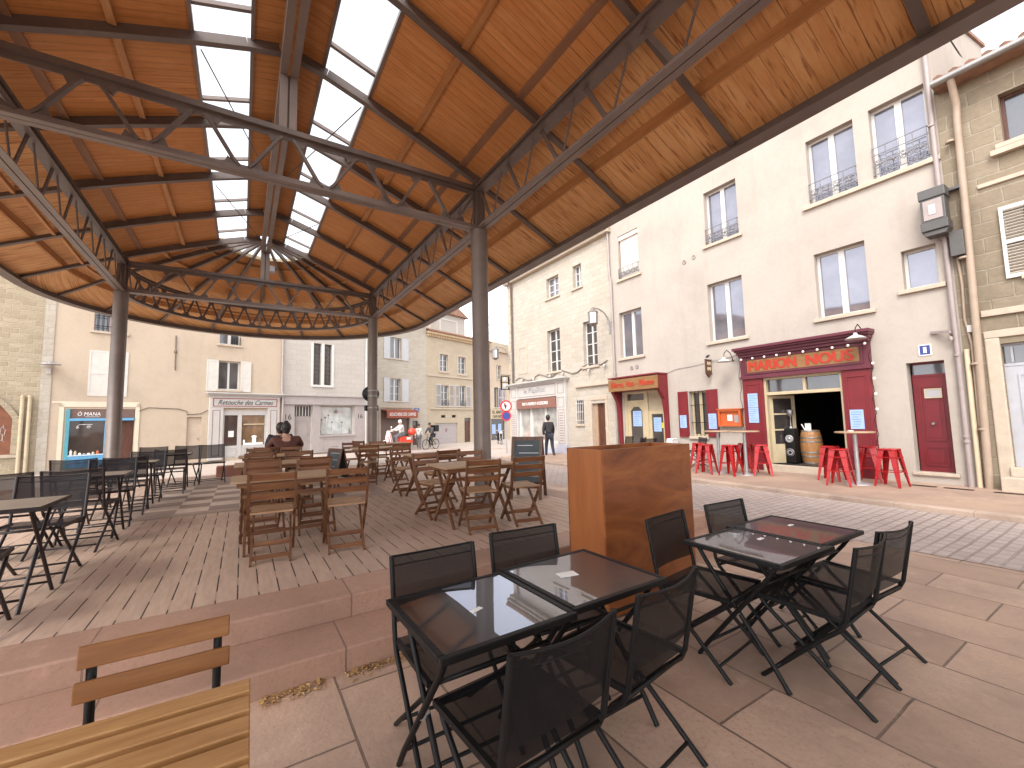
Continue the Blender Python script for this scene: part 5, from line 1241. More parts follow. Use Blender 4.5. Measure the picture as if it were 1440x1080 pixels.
def skin_mesh(name, mat, parent, J, E_, sub=2):
    """J: list of (pos, radius); E_: edges; one continuous skinned surface"""
    me = bpy.data.meshes.new(name); me.from_pydata([p for p, r in J], E_, []); me.update()
    o = bpy.data.objects.new(name, me); COL.objects.link(o); o.parent = parent
    s = o.modifiers.new('skin', 'SKIN'); s.use_smooth_shade = True
    for i, (p, r) in enumerate(J):
        rr = r if isinstance(r, tuple) else (r, r)
        me.skin_vertices[0].data[i].radius = rr; me.skin_vertices[0].data[i].use_root = (i == 0)
    sb = o.modifiers.new('sub', 'SUBSURF'); sb.levels = sub; sb.render_levels = sub
    me.materials.append(mat); return o
def person(label, loc, rz, P, top, legs, hair=HAIRM, group=None, hat=None, long_sleeve=True):
    """P: joints in local space, facing -y. keys: pel, chest, neck, head, sh(L/R), el, wr, hip, kn, an, toe"""
    t = thing('person', label, 'person', loc, rz, group)
    k = {n: i for i, n in enumerate(P)}
    rad = dict(pel=.115, chest=.125, neck=.05, head=.085, crown=.075, shL=.06, shR=.06, elL=.042, elR=.042, wrL=.028, wrR=.028, hipL=.085, hipR=.085, knL=.055, knR=.055, anL=.038, anR=.038, toL=.032, toR=.032)
    J = [(P[n], rad[n]) for n in P]
    Ed = [('pel', 'chest'), ('chest', 'neck'), ('neck', 'head'), ('head', 'crown')]
    for s in 'LR': Ed += [('chest', 'sh' + s), ('sh' + s, 'el' + s), ('el' + s, 'wr' + s), ('pel', 'hip' + s), ('hip' + s, 'kn' + s), ('kn' + s, 'an' + s), ('an' + s, 'to' + s)]
    E_ = [(k[a], k[b]) for a, b in Ed]
    for s in 'LR':      # hands: palm and five separate fingers
        w = V(P['wr' + s]); d = (w - V(P['el' + s])).normalized(); sd = d.cross(V((0, 1, .2))).normalized()
        pi = len(J); J.append((tuple(w + d * .07), (.03, .02))); E_.append((k['wr' + s], pi))
        for q, (a, ln) in enumerate(((-.03, .07), (-.01, .085), (.01, .08), (.03, .062))):
            b0 = w + d * .09 + sd * a; b1 = b0 + d * ln * .55 + V((0, -.012, 0)); b2 = b1 + d * ln * .4 + V((0, -.022, 0))
            i0 = len(J); J += [(tuple(b0), .009), (tuple(b1), .009), (tuple(b2), .008)]; E_ += [(pi, i0), (i0, i0 + 1), (i0 + 1, i0 + 2)]
        i0 = len(J); J += [(tuple(w + d * .05 - sd * .04), .01), (tuple(w + d * .09 - sd * .055), .009)]; E_ += [(pi, i0), (i0, i0 + 1)]
    skin_mesh('body', SKIN, t, J, E_)
    f_ = 1.22
    jn = ['pel', 'chest', 'shL', 'shR', 'elL', 'elR', 'wrL', 'wrR']; kk = {n: i for i, n in enumerate(jn)}
    wl = lambda n: tuple(V(P[n]) * .94 + V(P['el' + n[-1]]) * .06) if n[:2] == 'wr' else P[n]
    nb = V(P['chest']) * .35 + V(P['neck']) * .65
    JJ = [(wl(n), rad[n] * f_ + .012) for n in jn] + [(tuple(nb), .075)]
    skin_mesh('jacket', top, t, JJ, [(kk[a], kk[b]) for a, b in Ed if a in kk and b in kk] + [(1, 8)])
    jn = ['pel', 'hipL', 'hipR', 'knL', 'knR', 'anL', 'anR']; kk = {n: i for i, n in enumerate(jn)}
    skin_mesh('trousers', legs, t, [(P[n], rad[n] * 1.2 + .006) for n in jn], [(kk[a], kk[b]) for a, b in Ed if a in kk and b in kk])
    for s in 'LR':
        a, b = V(P['an' + s]), V(P['to' + s]); skin_mesh('shoe', BLACK, t, [(tuple(a + V((0, 0, -.02))), .045), (tuple(b), .04)], [(0, 1)], 2)
    h = V(P['head']); c = V(P['crown']); fwd = V(P.get('face', (0, -1, 0))) if 0 else V((0, -1, 0))
    u = (c - h).normalized()
    m = MB(); cc = h * .45 + c * .55
    m.ball(tuple(cc + V((0, .018, .012))), (.096, .106, .115), 14, 10); m.ball(tuple(h + V((0, .045, -.005))), (.075, .06, .085), 12, 8)
    if hat: m.build('helmet', hat, t)
    else: m.build('hair', hair, t)
    m = MB(); e = h * .6 + c * .4
    m.ball(tuple(e + V((.032, -.083, .01))), .011, 8, 6); m.ball(tuple(e + V((-.032, -.083, .01))), .011, 8, 6); m.build('eyes', INK, t)
    m = MB(); m.ball(tuple(e + V((0, -.095, -.02))), (.013, .02, .024), 8, 6); m.ball(tuple(e + V((.085, .0, -.01))), (.012, .02, .03), 8, 6); m.ball(tuple(e + V((-.085, .0, -.01))), (.012, .02, .03), 8, 6); m.ball(tuple(e + V((0, -.08, -.062))), (.024, .01, .008), 8, 6); m.build('face', SKIN, t)
    return t
def walk(k=1.0, st=.22, lean=.06, arm=.12):
    return dict(pel=(0, 0, .93), chest=(0, -lean, 1.3), neck=(0, -lean - .03, 1.48), head=(0, -lean - .06, 1.6), crown=(0, -lean - .05, 1.7), shL=(.17, -lean, 1.4), shR=(-.17, -lean, 1.4),
                elL=(.23, -lean + arm, 1.14), elR=(-.23, -lean - arm * .5, 1.14), wrL=(.22, -lean + arm * .6, .92), wrR=(-.21, -lean - arm * 1.6, .92), hipL=(.09, 0, .9), hipR=(-.09, 0, .9), knL=(.1, -st * .75, .5), knR=(-.1, st * .2, .49),
                anL=(.1, -st, .08), anR=(-.1, st * 1.3, .1), toL=(.1, -st - .16, .035), toR=(-.1, st * 1.3 - .15, .035))
def sit(arms='table'):
    return dict(pel=(0, 0, .52), chest=(0, -.04, .9), neck=(0, -.07, 1.06), head=(0, -.09, 1.15), crown=(0, -.08, 1.25), shL=(.19, -.05, 1.0), shR=(-.19, -.05, 1.0), elL=(.27, -.2, .8), elR=(-.27, -.2, .8), wrL=(.16, -.42, .78), wrR=(-.16, -.42, .78),
                hipL=(.1, -.02, .5), hipR=(-.1, -.02, .5), knL=(.12, -.46, .5), knR=(-.12, -.46, .5), anL=(.12, -.42, .09), anR=(-.12, -.42, .09), toL=(.12, -.57, .035), toR=(-.12, -.57, .035))
DARKJ = M_plain('dark_jacket', (.018, .015, .018), .8, 0, .25, 9); BROWNJ = M_plain('brown_jacket', (.085, .028, .018), .8, 0, .3, 9); JEANS = M_plain('dark_trousers', (.02, .022, .035), .8, 0, .2, 9); GREYJ = M_plain('grey_jacket', (.07, .065, .07), .8, 0, .25, 9); WHITEJ = M_plain('white_shirt', (.6, .57, .54), .8, 0, .1, 9); GREYT = M_plain('grey_trousers', (.14, .13, .14), .8, 0, .2, 9)
person('person in a dark coat walking past the cream shop window', (10.75, 14.2, -.02), R(160), walk(1, .2, .12, .05), DARKJ, JEANS)
# cyclist group
def wheel(t, x, z, r, nm='wheel'):
    o = MB(); pts = [(x + r * math.cos(2 * math.pi * i / 28), 0, z + r * math.sin(2 * math.pi * i / 28)) for i in range(29)]; o.tube(pts, .022, 6); w_ = o.build(nm, TYRE, t)
    m = MB()
    for i in range(14): a = 2 * math.pi * i / 14; m.tube([(x, 0, z), (x + (r - .02) * math.cos(a), 0, z + (r - .02) * math.sin(a))], .003, 3)
    m.tube([(x, -.04, z), (x, .04, z)], .02, 8); pts = [(x + (r - .03) * math.cos(2 * math.pi * i / 28), 0, z + (r - .03) * math.sin(2 * math.pi * i / 28)) for i in range(29)]; m.tube(pts, .011, 5); m.build('rim', GREYM, w_)
CX, CY = 10.99, 27.97; CZ = gz(CX, CY)
bk = thing('bicycle', 'dark bicycle ridden by the courier in front of the garage door', 'bicycle', (CX, CY, CZ), R(-152))
wheel(bk, .52, .34, .34); wheel(bk, -.52, .34, .34)
m = MB()
for a, b in (((-.52, .34), (-.1, .3)), ((-.1, .3), (-.2, .78)), ((-.2, .74), (.36, .8)), ((-.1, .3), (.38, .7)), ((-.52, .34), (-.19, .7)), ((.52, .34), (.36, .84))): m.tube([(a[0], 0, a[1]), (b[0], 0, b[1])], .018, 8)
m.build('frame', BLACK, bk); m = MB(); m.tube([(.36, 0, .84), (.34, 0, 1.0)], .014, 6); m.tube([(.3, -.28, 1.02), (.36, -.1, 1.0), (.36, .1, 1.0), (.3, .28, 1.02)], .013, 6); m.build('handlebar', BLACK, bk)
m = MB(); m.ball((-.23, 0, .9), (.14, .07, .035), 10, 6); m.tube([(-.2, 0, .74), (-.22, 0, .9)], .014, 6); m.build('saddle', BLACK, bk); m = MB(); m.lathe([(.09, -.01), (.09, .01)], 16); o = m.build('chainring', GREYM, bk); o.rotation_euler = (R(90), 0, 0); o.location = (-.1, -.05, .3)
rider = dict(pel=(0, .2, .98), chest=(0, -.02, 1.36), neck=(0, -.1, 1.53), head=(0, -.15, 1.65), crown=(0, -.14, 1.75), shL=(.18, -.04, 1.45), shR=(-.18, -.04, 1.45), elL=(.25, -.2, 1.2), elR=(-.25, -.2, 1.2), wrL=(.24, -.34, 1.05), wrR=(-.24, -.34, 1.05), hipL=(.09, .2, .95), hipR=(-.09, .2, .95), knL=(.12, -.18, .82), knR=(-.12, -.02, .62), anL=(.12, .0, .44), anR=(-.12, .12, .2), toL=(.12, -.14, .4), toR=(-.12, -.02, .16))
rp = person('person in grey riding the bicycle with a black box on the back', (CX, CY, CZ), R(-152 + 90), rider, GREYJ, JEANS)
def f(t):
    MB().box(-.23, .23, .17, .6, 1.2, 1.64).build('box', BLACK, t, bevel=.02); MB().box(-.17, .17, .6, .606, 1.46, 1.56).build('label', GREYM, t)
    m = MB(); m.box(-.13, -.09, -.02, .17, 1.5, 1.53); m.box(.09, .13, -.02, .17, 1.5, 1.53); m.build('straps', BLACK, t)
t = thing('delivery_box', 'black cube delivery backpack on the back of the cyclist', 'backpack', (CX, CY, CZ), R(-152 + 90)); f(t)
person('person in a white shirt and dark vest walking beside the bicycle', (10.25, 28.3, gz(10.25, 28.3)), R(-30), walk(1, .14, .03, .06), WHITEJ, GREYT)
vt = skin_mesh('vest', DARKJ, [o for o in bpy.data.objects if o.get('label', '').startswith('person in a white shirt')][0], [((0, .02, .98), .15), ((0, 0, 1.32), .175), ((0, -.02, 1.42), .1)], [(0, 1), (1, 2)])
# red and white scooter with rider
SX, SY = 7.35, 23.9; SZ = gz(SX, SY)
stt = thing('motor_scooter', 'red and white striped motor scooter with white helmeted rider', 'motor scooter', (SX, SY, SZ), R(-170))
SW = M_plain('scooter_white', (.75, .7, .68), .3, 0, .05, 5)
wheel(stt, .62, .24, .24); wheel(stt, -.6, .24, .24)
m = MB(); m.prism([(-.95, .42), (-.86, .7), (-.6, .8), (-.15, .76), (-.1, .4), (.25, .3), (.3, .26), (-.2, .24), (-.4, .36), (-.8, .34)], -.17, .17); m.build('body', REDL, stt, bevel=.04)
m = MB(); m.prism([(.25, .28), (.42, .98), (.52, 1.0), (.6, .7), (.42, .26)], -.2, .2); m.build('leg_shield', SW, stt, bevel=.03)
m = MB(); m.prism([(.35, .5), (.47, .96), (.5, .96), (.4, .48)], -.207, .207); m.prism([(.45, .4), (.56, .8), (.59, .76), (.49, .38)], -.207, .207); m.build('stripes', REDL, stt)
m = MB(); m.ball((.66, 0, .5), (.2, .1, .12), 10, 8); m.build('front_mudguard', SW, stt); m = MB(); m.tube([(.62, .0, .24), (.45, 0, 1.0)], .03, 8); m.tube([(.4, -.3, 1.1), (.44, 0, 1.04), (.4, .3, 1.1)], .022, 8); m.ball((.5, 0, 1.04), (.1, .1, .09), 10, 8); m.tube([(.46, .2, 1.1), (.46, .3, 1.3)], .01, 5); m.ball((.46, .3, 1.32), (.03, .07, .05), 8, 6); m.build('handlebar', SW, stt)
m = MB(); m.ball((-.42, 0, .83), (.36, .15, .07), 12, 8); m.build('saddle', BLACK, stt); m = MB(); m.box(-.8, -.55, -.2, .2, .58, .72); m.build('side_panel', SW, stt, bevel=.03)
m = MB(); m.ball((-.98, 0, 1.02), (.25, .22, .22), 14, 10); m.build('top_box', REDL, stt)
spd = dict(pel=(0, .35, .92), chest=(0, .28, 1.28), neck=(0, .24, 1.44), head=(0, .2, 1.55), crown=(0, .2, 1.66), shL=(.18, .26, 1.37), shR=(-.18, .26, 1.37), elL=(.26, .05, 1.18), elR=(-.26, .05, 1.18), wrL=(.27, -.24, 1.12), wrR=(-.27, -.24, 1.12), hipL=(.1, .33, .88), hipR=(-.1, .33, .88), knL=(.15, -.1, .78), knR=(-.15, -.1, .78), anL=(.14, -.05, .36), anR=(-.14, -.05, .36), toL=(.14, -.2, .31), toR=(-.14, -.2, .31))
person('person in pale jacket and white helmet riding the red and white scooter', (SX, SY, SZ), R(-80), spd, WHITEJ, GREYT, hat=SW)
# black motorcycle parked in the side street
mt = thing('motorcycle', 'black motorcycle parked in the side street before the dark cafe front', 'motorcycle', (17.2, 29.2, gz(17.2, 29.2)), R(250))
wheel(mt, .7, .3, .3); wheel(mt, -.68, .3, .3)
m = MB(); m.prism([(-.95, .75), (-.3, .72), (.1, .78), (.45, 1.0), (.55, .85), (.3, .3), (-.35, .28), (-.5, .5)], -.15, .15); m.build('body', BLACK, mt, bevel=.05)
m = MB(); m.tube([(.7, .1, .3), (.48, .1, 1.0)], .03, 8); m.tube([(.7, -.1, .3), (.48, -.1, 1.0)], .03, 8); m.tube([(.35, -.36, 1.1), (.46, 0, 1.05), (.35, .36, 1.1)], .02, 8); m.build('fork', GREYM, mt)
m = MB(); m.ball((.62, 0, .92), (.09, .12, .11), 10, 8); m.build('headlight', WHITE, mt); m = MB(); m.ball((-.45, 0, .84), (.4, .14, .07), 12, 8); m.build('saddle', DARKMETAL, mt); m = MB(); m.tube([(.2, .16, .3), (-.3, .18, .28), (-.85, .2, .4)], .045, 8); m.build('exhaust', GREYM, mt)
MB().box(-.99, -.97, -.1, .1, .5, .64).build('number_plate', WHITE, mt)

# ================================================================== furniture
# --- black folding chair (local: sitter faces +y, origin on the floor under the seat centre)
def black_chair(name, label, fab=FABRIC, met=BLACK):
    t = thing(name, label, 'chair', (0, 0, 0), 0, 'black mesh folding chairs')
    w = .236; r = .0125
    for s in (-1, 1):      # back post running down and forward to the front foot
        MB().tube([(s * w, -.285, .85), (s * w, -.262, .72), (s * w, -.215, .46), (s * w, -.19, .41), (s * w, -.10, .33), (s * w, .23, .0)], r, 8).build('back_leg_frame', met, t)
        MB().tube([(s * (w - .028), .235, .455), (s * (w - .028), .19, .40), (s * (w - .028), -.30, .0)], r, 8).build('front_leg_frame', met, t)
    m = MB(); m.tube([(-w, .16, .07), (w, .16, .07)], .009, 6); m.tube([(-w + .028, -.22, .065), (w - .028, -.22, .065)], .009, 6); m.tube([(-w + .028, .235, .455), (w - .028, .235, .455)], .011, 8); m.tube([(-w, -.195, .42), (w, -.195, .42)], .011, 8)
    m.build('stretchers', met, t)
    m = MB()
    for s in (-1, 1): m.bar((s * (w - .012), -.215, .452), (s * (w - .012), .24, .462), .02, .024)
    m.build('seat_rails', met, t)
    m = MB(); n = 8
    def grid(fn):
        vs = []; fs = []
        for j in range(n + 1):
            for i in range(n + 1): vs.append(fn(i / n, j / n))
        for j in range(n):
            for i in range(n): a = j * (n + 1) + i; fs.append((a, a + 1, a + n + 2, a + n + 1))
        m.add(vs, fs, True)
    grid(lambda u, v: ((u - .5) * 2 * (w - .006), -.215 + .46 * v, .464 + .006 * v - .022 * math.sin(math.pi * u) * math.sin(math.pi * v)))
    m.build('seat', fab, t)
    m = MB()
    grid(lambda u, v: ((u - .5) * 2 * w, -.226 - .06 * v - .035 * math.sin(math.pi * u) * (.5 + .5 * v), .535 + .31 * v - .012 * math.sin(math.pi * u) * v))
    m.build('backrest', fab, t)
    m = MB(); pts = [((u - .5) * 2 * w, -.286 - .035 * math.sin(math.pi * u), .848 - .012 * math.sin(math.pi * u)) for u in [i / 10 for i in range(11)]]; m.tube(pts, .006, 6); pts = [(p[0], p[1] + .012, p[2] - .045) for p in pts]; m.tube(pts, .0035, 5); m.build('back_hem', met, t)
    return t
bc = black_chair('folding_chair', 'black mesh chair, nearest the camera, tucked at the left black glass table')
bc.location = (.91, 1.45, 0); bc.rotation_euler = (0, 0, R(5))
def BC(x, y, rz, lab, src=None, z=0): return dup(src or bc, (x, y, z), R(rz), lab)
BC(1.53, 1.54, 9, 'black mesh chair on the near side of the table with the white note')
BC(.915, 2.02, 179, 'black mesh chair behind the left black table, close to the steps')
BC(1.54, 2.09, 175, 'black mesh chair behind the table with the white note, close to the steps')
BC(2.635, 1.80, 187, 'black mesh chair by the wooden box, on the far side of the right tables')
BC(3.33, 1.81, 177, 'black mesh chair across the right tables, beyond the one by the box')
BC(2.925, 1.28, 3, 'black mesh chair on the near side of the right tables, nearer to the camera')
BC(3.42, 1.31, -3, 'rightmost black mesh chair, on the near side of the right tables')
# --- black glass folding table (origin under the centre)
def glass_table(label):
    t = thing('glass_table', label, 'table', (0, 0, 0), 0, 'black glass folding tables'); hx, hy, z = .318, .318, .72
    m = MB(); frame_rect2 = lambda a, b, c, d, w, z0, z1: [m.box(a, b, c, c + w, z0, z1), m.box(a, b, d - w, d, z0, z1), m.box(a, a + w, c + w, d - w, z0, z1), m.box(b - w, b, c + w, d - w, z0, z1)]
    frame_rect2(-hx, hx, -hy, hy, .03, .692, .72); m.build('top_frame', BLACK, t, bevel=.004)
    MB().box(-hx + .029, hx - .029, -hy + .029, hy - .029, .708, .7165).build('glass', TGLASS, t)
    for s in (-1, 1):
        x = s * .27
        MB().tube([(x, -.26, .69), (x, -.2, .6), (x, .2, .1), (x, .27, .0)], .0135, 8).build('leg', BLACK, t)
        MB().tube([(x - s * .03, .26, .69), (x - s * .03, .2, .6), (x - s * .03, -.2, .1), (x - s * .03, -.27, .0)], .0135, 8).build('leg', BLACK, t)
        MB().box(x - .02 - s * .015, x + .02 - s * .015, -.012, .012, .34, .37).build('pivot', GREYM, t)
    m = MB(); m.tube([(-.27, .19, .11), (.27, .19, .11)], .009, 6); m.tube([(-.24, -.19, .11), (.24, -.19, .11)], .009, 6); m.tube([(-.27, -.17, .56), (.27, -.17, .56)], .009, 6); m.build('stretchers', BLACK, t)
    return t
gt = glass_table('left black glass table of the foreground pair, reflecting the bright skylights'); gt.location = (.92, 1.79, 0); gt.rotation_euler = (0, 0, R(1))
dup(gt, (1.565, 1.83, 0), R(1), 'black glass table holding a white paper note, right of its twin')
dup(gt, (2.85, 1.58, 0), R(-.5), 'left black glass table of the right pair, next to the wooden box')
dup(gt, (3.42, 1.62, 0), R(-.5), 'rightmost black glass table, reflecting the red bar front')
m = MB(); m.add([(-.055, -.035, 0), (.055, -.03, 0), (.05, .03, .003), (-.05, .035, 0), (-.055, -.035, .0015), (.055, -.03, .0015), (.05, .03, .0045), (-.05, .035, .0015)], [(0, 3, 2, 1), (4, 5, 6, 7), (0, 1, 5, 4), (1, 2, 6, 5), (2, 3, 7, 6), (3, 0, 4, 7)])
o = m.build('paper_note', PAPER); o.location = (1.5, 1.86, .7175); o.rotation_euler = (0, 0, R(-12)); tag(o, 'white paper note lying on a black glass table in the foreground', 'note')
def sticker(x, y, rz, lab):
    m = MB(); m.box(-.03, .03, -.012, .012, 0, .002); o = m.build('sticker', PAPER); o.location = (x, y, .7168); o.rotation_euler = (0, 0, R(rz)); tag(o, lab, 'sticker', 'small stickers on the tables')
sticker(.9, 1.76, 20, 'small pale sticker on the skylight-reflecting black table'); sticker(2.98, 1.62, 4, 'small pale sticker on the black table beside the wooden box'); sticker(3.52, 1.68, 4, 'small pale sticker on the rightmost black table')

# --- wooden folding chair (sitter faces +y)
def wood_chair(label):
    t = thing('wooden_chair', label, 'chair', (0, 0, 0), 0, 'wooden folding chairs on the deck'); w = .19
    for s in (-1, 1):
        pts = [(s * w, -.285, .82), (s * w, -.25, .66), (s * w, -.17, .47), (s * w, -.02, .28), (s * w, .24, .0)]
        m = MB()
        for a, b in zip(pts, pts[1:]): m.bar(a, b, .022, .038, up=(0, 1, .6))
        m.build('back_post', TEAK, t)
        m = MB(); m.bar((s * (w - .03), .2, .42), (s * (w - .03), -.26, .0), .02, .034, up=(0, 1, .6)); m.build('rear_leg', TEAK, t)
    for z, y in ((.785, -.278), (.695, -.26), (.605, -.232)):
        MB().bar((-w + .006, y, z), (w - .006, y, z), .014, .058, up=(0, -.25, 1)).build('back_slat', TEAKX, t)
    m = MB()
    for i in range(6): m.bar((-w + .014, -.17 + i * .075, .445 + (.006 if i in (0, 5) else 0)), (w - .014, -.17 + i * .075, .445 + (.006 if i in (0, 5) else 0)), .058, .016)
    m.build('seat', TEAKSEAT, t)
    m = MB()
    for s in (-1, 1): m.bar((s * (w - .03), -.2, .425), (s * (w - .03), .235, .425), .018, .03)
    m.build('seat_rails', TEAK, t)
    m = MB(); m.bar((-w, .165, .085), (w, .165, .085), .016, .034); m.bar((-w + .03, -.2, .055), (w - .03, -.2, .055), .016, .04); m.bar((-w + .03, -.09, .155), (w - .03, -.09, .155), .014, .03); m.build('stretchers', TEAKX, t)
    return t
wc = wood_chair('wooden folding chair at the left end of the front table, back to camera'); DZ = .297
wc.location = (.27, 4.83, DZ); wc.rotation_euler = (0, 0, R(-4))
def WC(x, y, rz, lab): return dup(wc, (x, y, DZ), R(rz), lab)
def wood_table(label, lx=.5, ly=.33):
    t = thing('wooden_table', label, 'table', (0, 0, 0), 0, 'wooden folding tables on the deck')
    m = MB(); n = 7
    for i in range(n): yy = -ly + 2 * ly * (i + .5) / n; m.box(-lx, lx, yy - ly / n + .004, yy + ly / n - .004, .7, .722)
    m.build('table_top', TEAKTOP, t, bevel=.003)
    m = MB(); m.box(-lx + .05, lx - .05, -ly + .03, -ly + .052, .655, .698); m.box(-lx + .05, lx - .05, ly - .052, ly - .03, .655, .698); m.box(-lx + .06, -lx + .085, -ly + .052, ly - .052, .66, .698); m.box(lx - .085, lx - .06, -ly + .052, ly - .052, .66, .698); m.build('apron', TEAKX, t)
    for s in (-1, 1):
        x = s * (lx - .1)
        MB().bar((x, -ly + .05, .69), (x, ly - .04, 0), .024, .042, up=(0, 1, .6)).build('leg', TEAK, t); MB().bar((x - s * .028, ly - .05, .69), (x - s * .028, -ly + .04, 0), .024, .042, up=(0, 1, .6)).build('leg', TEAK, t)
    m = MB(); m.bar((-lx + .1, -ly + .13, .56), (lx - .1, -ly + .13, .56), .02, .035); m.bar((-lx + .1, ly - .1, .1), (lx - .1, ly - .1, .1), .02, .035); m.build('stretchers', TEAKX, t)
    return t
wt = wood_table('front wooden table on the deck, nearest to the platform steps'); wt.location = (.42, 5.25, DZ)
def WT(x, y, rz, lab): return dup(wt, (x, y, DZ), R(rz), lab)
WC(.93, 4.78, -6, 'wooden folding chair at the right end of the front table, back to camera')
WC(.24, 5.78, 182, 'wooden folding chair across the front table, on its left'); WC(.78, 5.74, 178, 'wooden folding chair across the front table, on its right')
WT(.42, 7.2, 0, 'second wooden table from the steps, in line behind the front table')
WC(.26, 6.72, -4, 'wooden chair before the second table, left one, back to camera'); WC(.85, 6.68, 3, 'wooden chair before the second table, right one, back to camera'); WC(.24, 7.72, 180, 'wooden chair across the second table, left one'); WC(.8, 7.74, 178, 'wooden chair across the second table, right one')
WT(.46, 9.0, 1, 'third wooden table from the steps, on the chessboard paving'); WC(.3, 8.5, 0, 'wooden chair before the third table, left one'); WC(.88, 8.46, -5, 'wooden chair before the third table, right one'); WC(.28, 9.6, 180, 'wooden chair across the third table, left one'); WC(.84, 9.56, 176, 'wooden chair across the third table, right one')
WT(.62, 10.95, 0, 'fourth wooden table, where the couple sits'); WC(.82, 10.3, 2, 'wooden chair under the seated person in brown'); WC(.42, 10.42, -2, 'wooden chair under the seated person in black')
person('person with a dark bun in a brown jacket seated with back to camera', (.8, 10.27, DZ), R(182), {k_: (v[0] * (1.2 if k_[:2] in ('sh', 'el') else 1), v[1], v[2] - (.05 if k_[:2] == 'sh' else 0)) for k_, v in sit().items()}, BROWNJ, JEANS)
m = MB(); m.ball((.8, 10.4, DZ + 1.31), (.05, .055, .05), 10, 8)
bun = m.build('hair_bun', HAIRM); bt = [o for o in bpy.data.objects if o.get('label', '').startswith('person with a dark bun')][0]; bun.parent = bt; bun.location = (0, 0, 0)
bun.data.transform(Matrix.Translation((-.8, -10.27, -DZ))); bun.data.transform(Matrix.Rotation(R(-182), 4, 'Z'))
person('person in black seated left of the brown jacket, leaning close', (.70, 10.5, DZ), R(170), sit(), DARKJ, JEANS)
# right-hand wooden sets
WT(2.5, 4.95, -2, 'wooden table beside the near right column, closest to the wooden box'); WC(2.38, 4.56, -14, 'wooden chair at the column-side table, left one, back to camera'); WC(2.98, 4.55, -12, 'wooden chair at the column-side table, right one, back to camera')
WC(2.24, 5.55, 188, 'wooden chair across the column-side table, left one'); WC(2.84, 5.52, 170, 'wooden chair across the column-side table, right one')
WT(2.82, 7.0, 3, 'wooden table behind the column-side table'); WC(2.7, 6.48, 6, 'wooden chair before the table behind the column-side one'); WC(2.5, 7.55, 185, 'wooden chair across the table behind the column-side one')
WT(2.55, 9.75, 0, 'farthest wooden table on the right near the far column'); WC(2.25, 9.28, -10, 'wooden chair before the farthest right table, left one'); WC(2.86, 9.27, 4, 'wooden chair before the farthest right table, right one'); WC(2.2, 10.35, 183, 'wooden chair across the farthest right table, left one'); WC(2.8, 10.4, 176, 'wooden chair across the farthest right table, right one')
WT(3.3, 11.6, 10, 'wooden table beyond the far right column'); WC(2.75, 11.5, -60, 'wooden chair turned sideways by the table beyond the far column')
# --- chairs and tables along the left side of the deck
lc = black_chair('folding_chair', 'thin mesh chair before the first left table, cut by the picture edge', FABRIC2, DARKMETAL); lc.location = (-1.5, 4.08, DZ); lc.rotation_euler = (0, 0, R(5)); lc['group'] = 'thin mesh chairs along the left side'
def LC(x, y, rz, lab): o = BC(x, y, rz, lab, lc, DZ); return o
def slat_table(label):
    t = thing('left_table', label, 'table', (0, 0, 0), 0, 'dark tables along the left side'); t.name = 'bistro_table'
    MB().box(-.32, .32, -.32, .32, .7, .722).build('table_top', M_plain('greige_table_top', (.24, .19, .15), .45, 0, .2, 6), t, bevel=.006)
    m = MB(); m.box(-.325, .325, -.325, -.318, .695, .725); m.box(-.325, .325, .318, .325, .695, .725); m.box(-.325, -.3205, -.318, .318, .695, .725); m.box(.3205, .325, -.318, .318, .695, .725); m.build('rim', DARKMETAL, t)
    for s in (-1, 1):
        MB().tube([(s * .26, -.26, .695), (s * .26, .26, .0)], .013, 8).build('leg', DARKMETAL, t); MB().tube([(s * .23, .26, .695), (s * .23, -.26, .0)], .013, 8).build('leg', DARKMETAL, t)
    m = MB(); m.tube([(-.26, .2, .08), (.26, .2, .08)], .009, 6); m.tube([(-.23, -.2, .08), (.23, -.2, .08)], .009, 6); m.build('stretchers', DARKMETAL, t)
    return t
lt = slat_table('first dark bistro table on the left of the deck, nearest the camera'); lt.location = (-1.5, 4.66, DZ)
for y, l in ((7.0, 'second'), (9.1, 'third'), (11.2, 'fourth')): dup(lt, (-1.48 if y < 11 else -1.2, y, DZ), R(2), l + ' dark bistro table along the left side of the deck')
LC(-1.45, 5.3, 178, 'thin mesh chair across the first left table'); LC(-1.42, 6.42, -6, 'thin mesh chair before the second left table'); LC(-1.45, 7.6, 184, 'thin mesh chair across the second left table')
LC(-1.95, 6.45, -5, 'thin mesh chair left of the one before the second left table'); LC(-1.42, 8.5, 4, 'thin mesh chair before the third left table'); LC(-1.4, 9.7, 180, 'thin mesh chair across the third left table'); LC(-1.95, 8.6, -3, 'thin mesh chair left of the one before the third left table')
LC(-1.15, 10.6, 5, 'thin mesh chair before the fourth left table'); LC(-1.05, 11.85, 172, 'thin mesh chair across the fourth left table, right one'); LC(-1.62, 11.8, 178, 'thin mesh chair across the fourth left table, left one'); LC(-.55, 11.9, 186, 'thin mesh chair at the far end of the left row, rightmost')
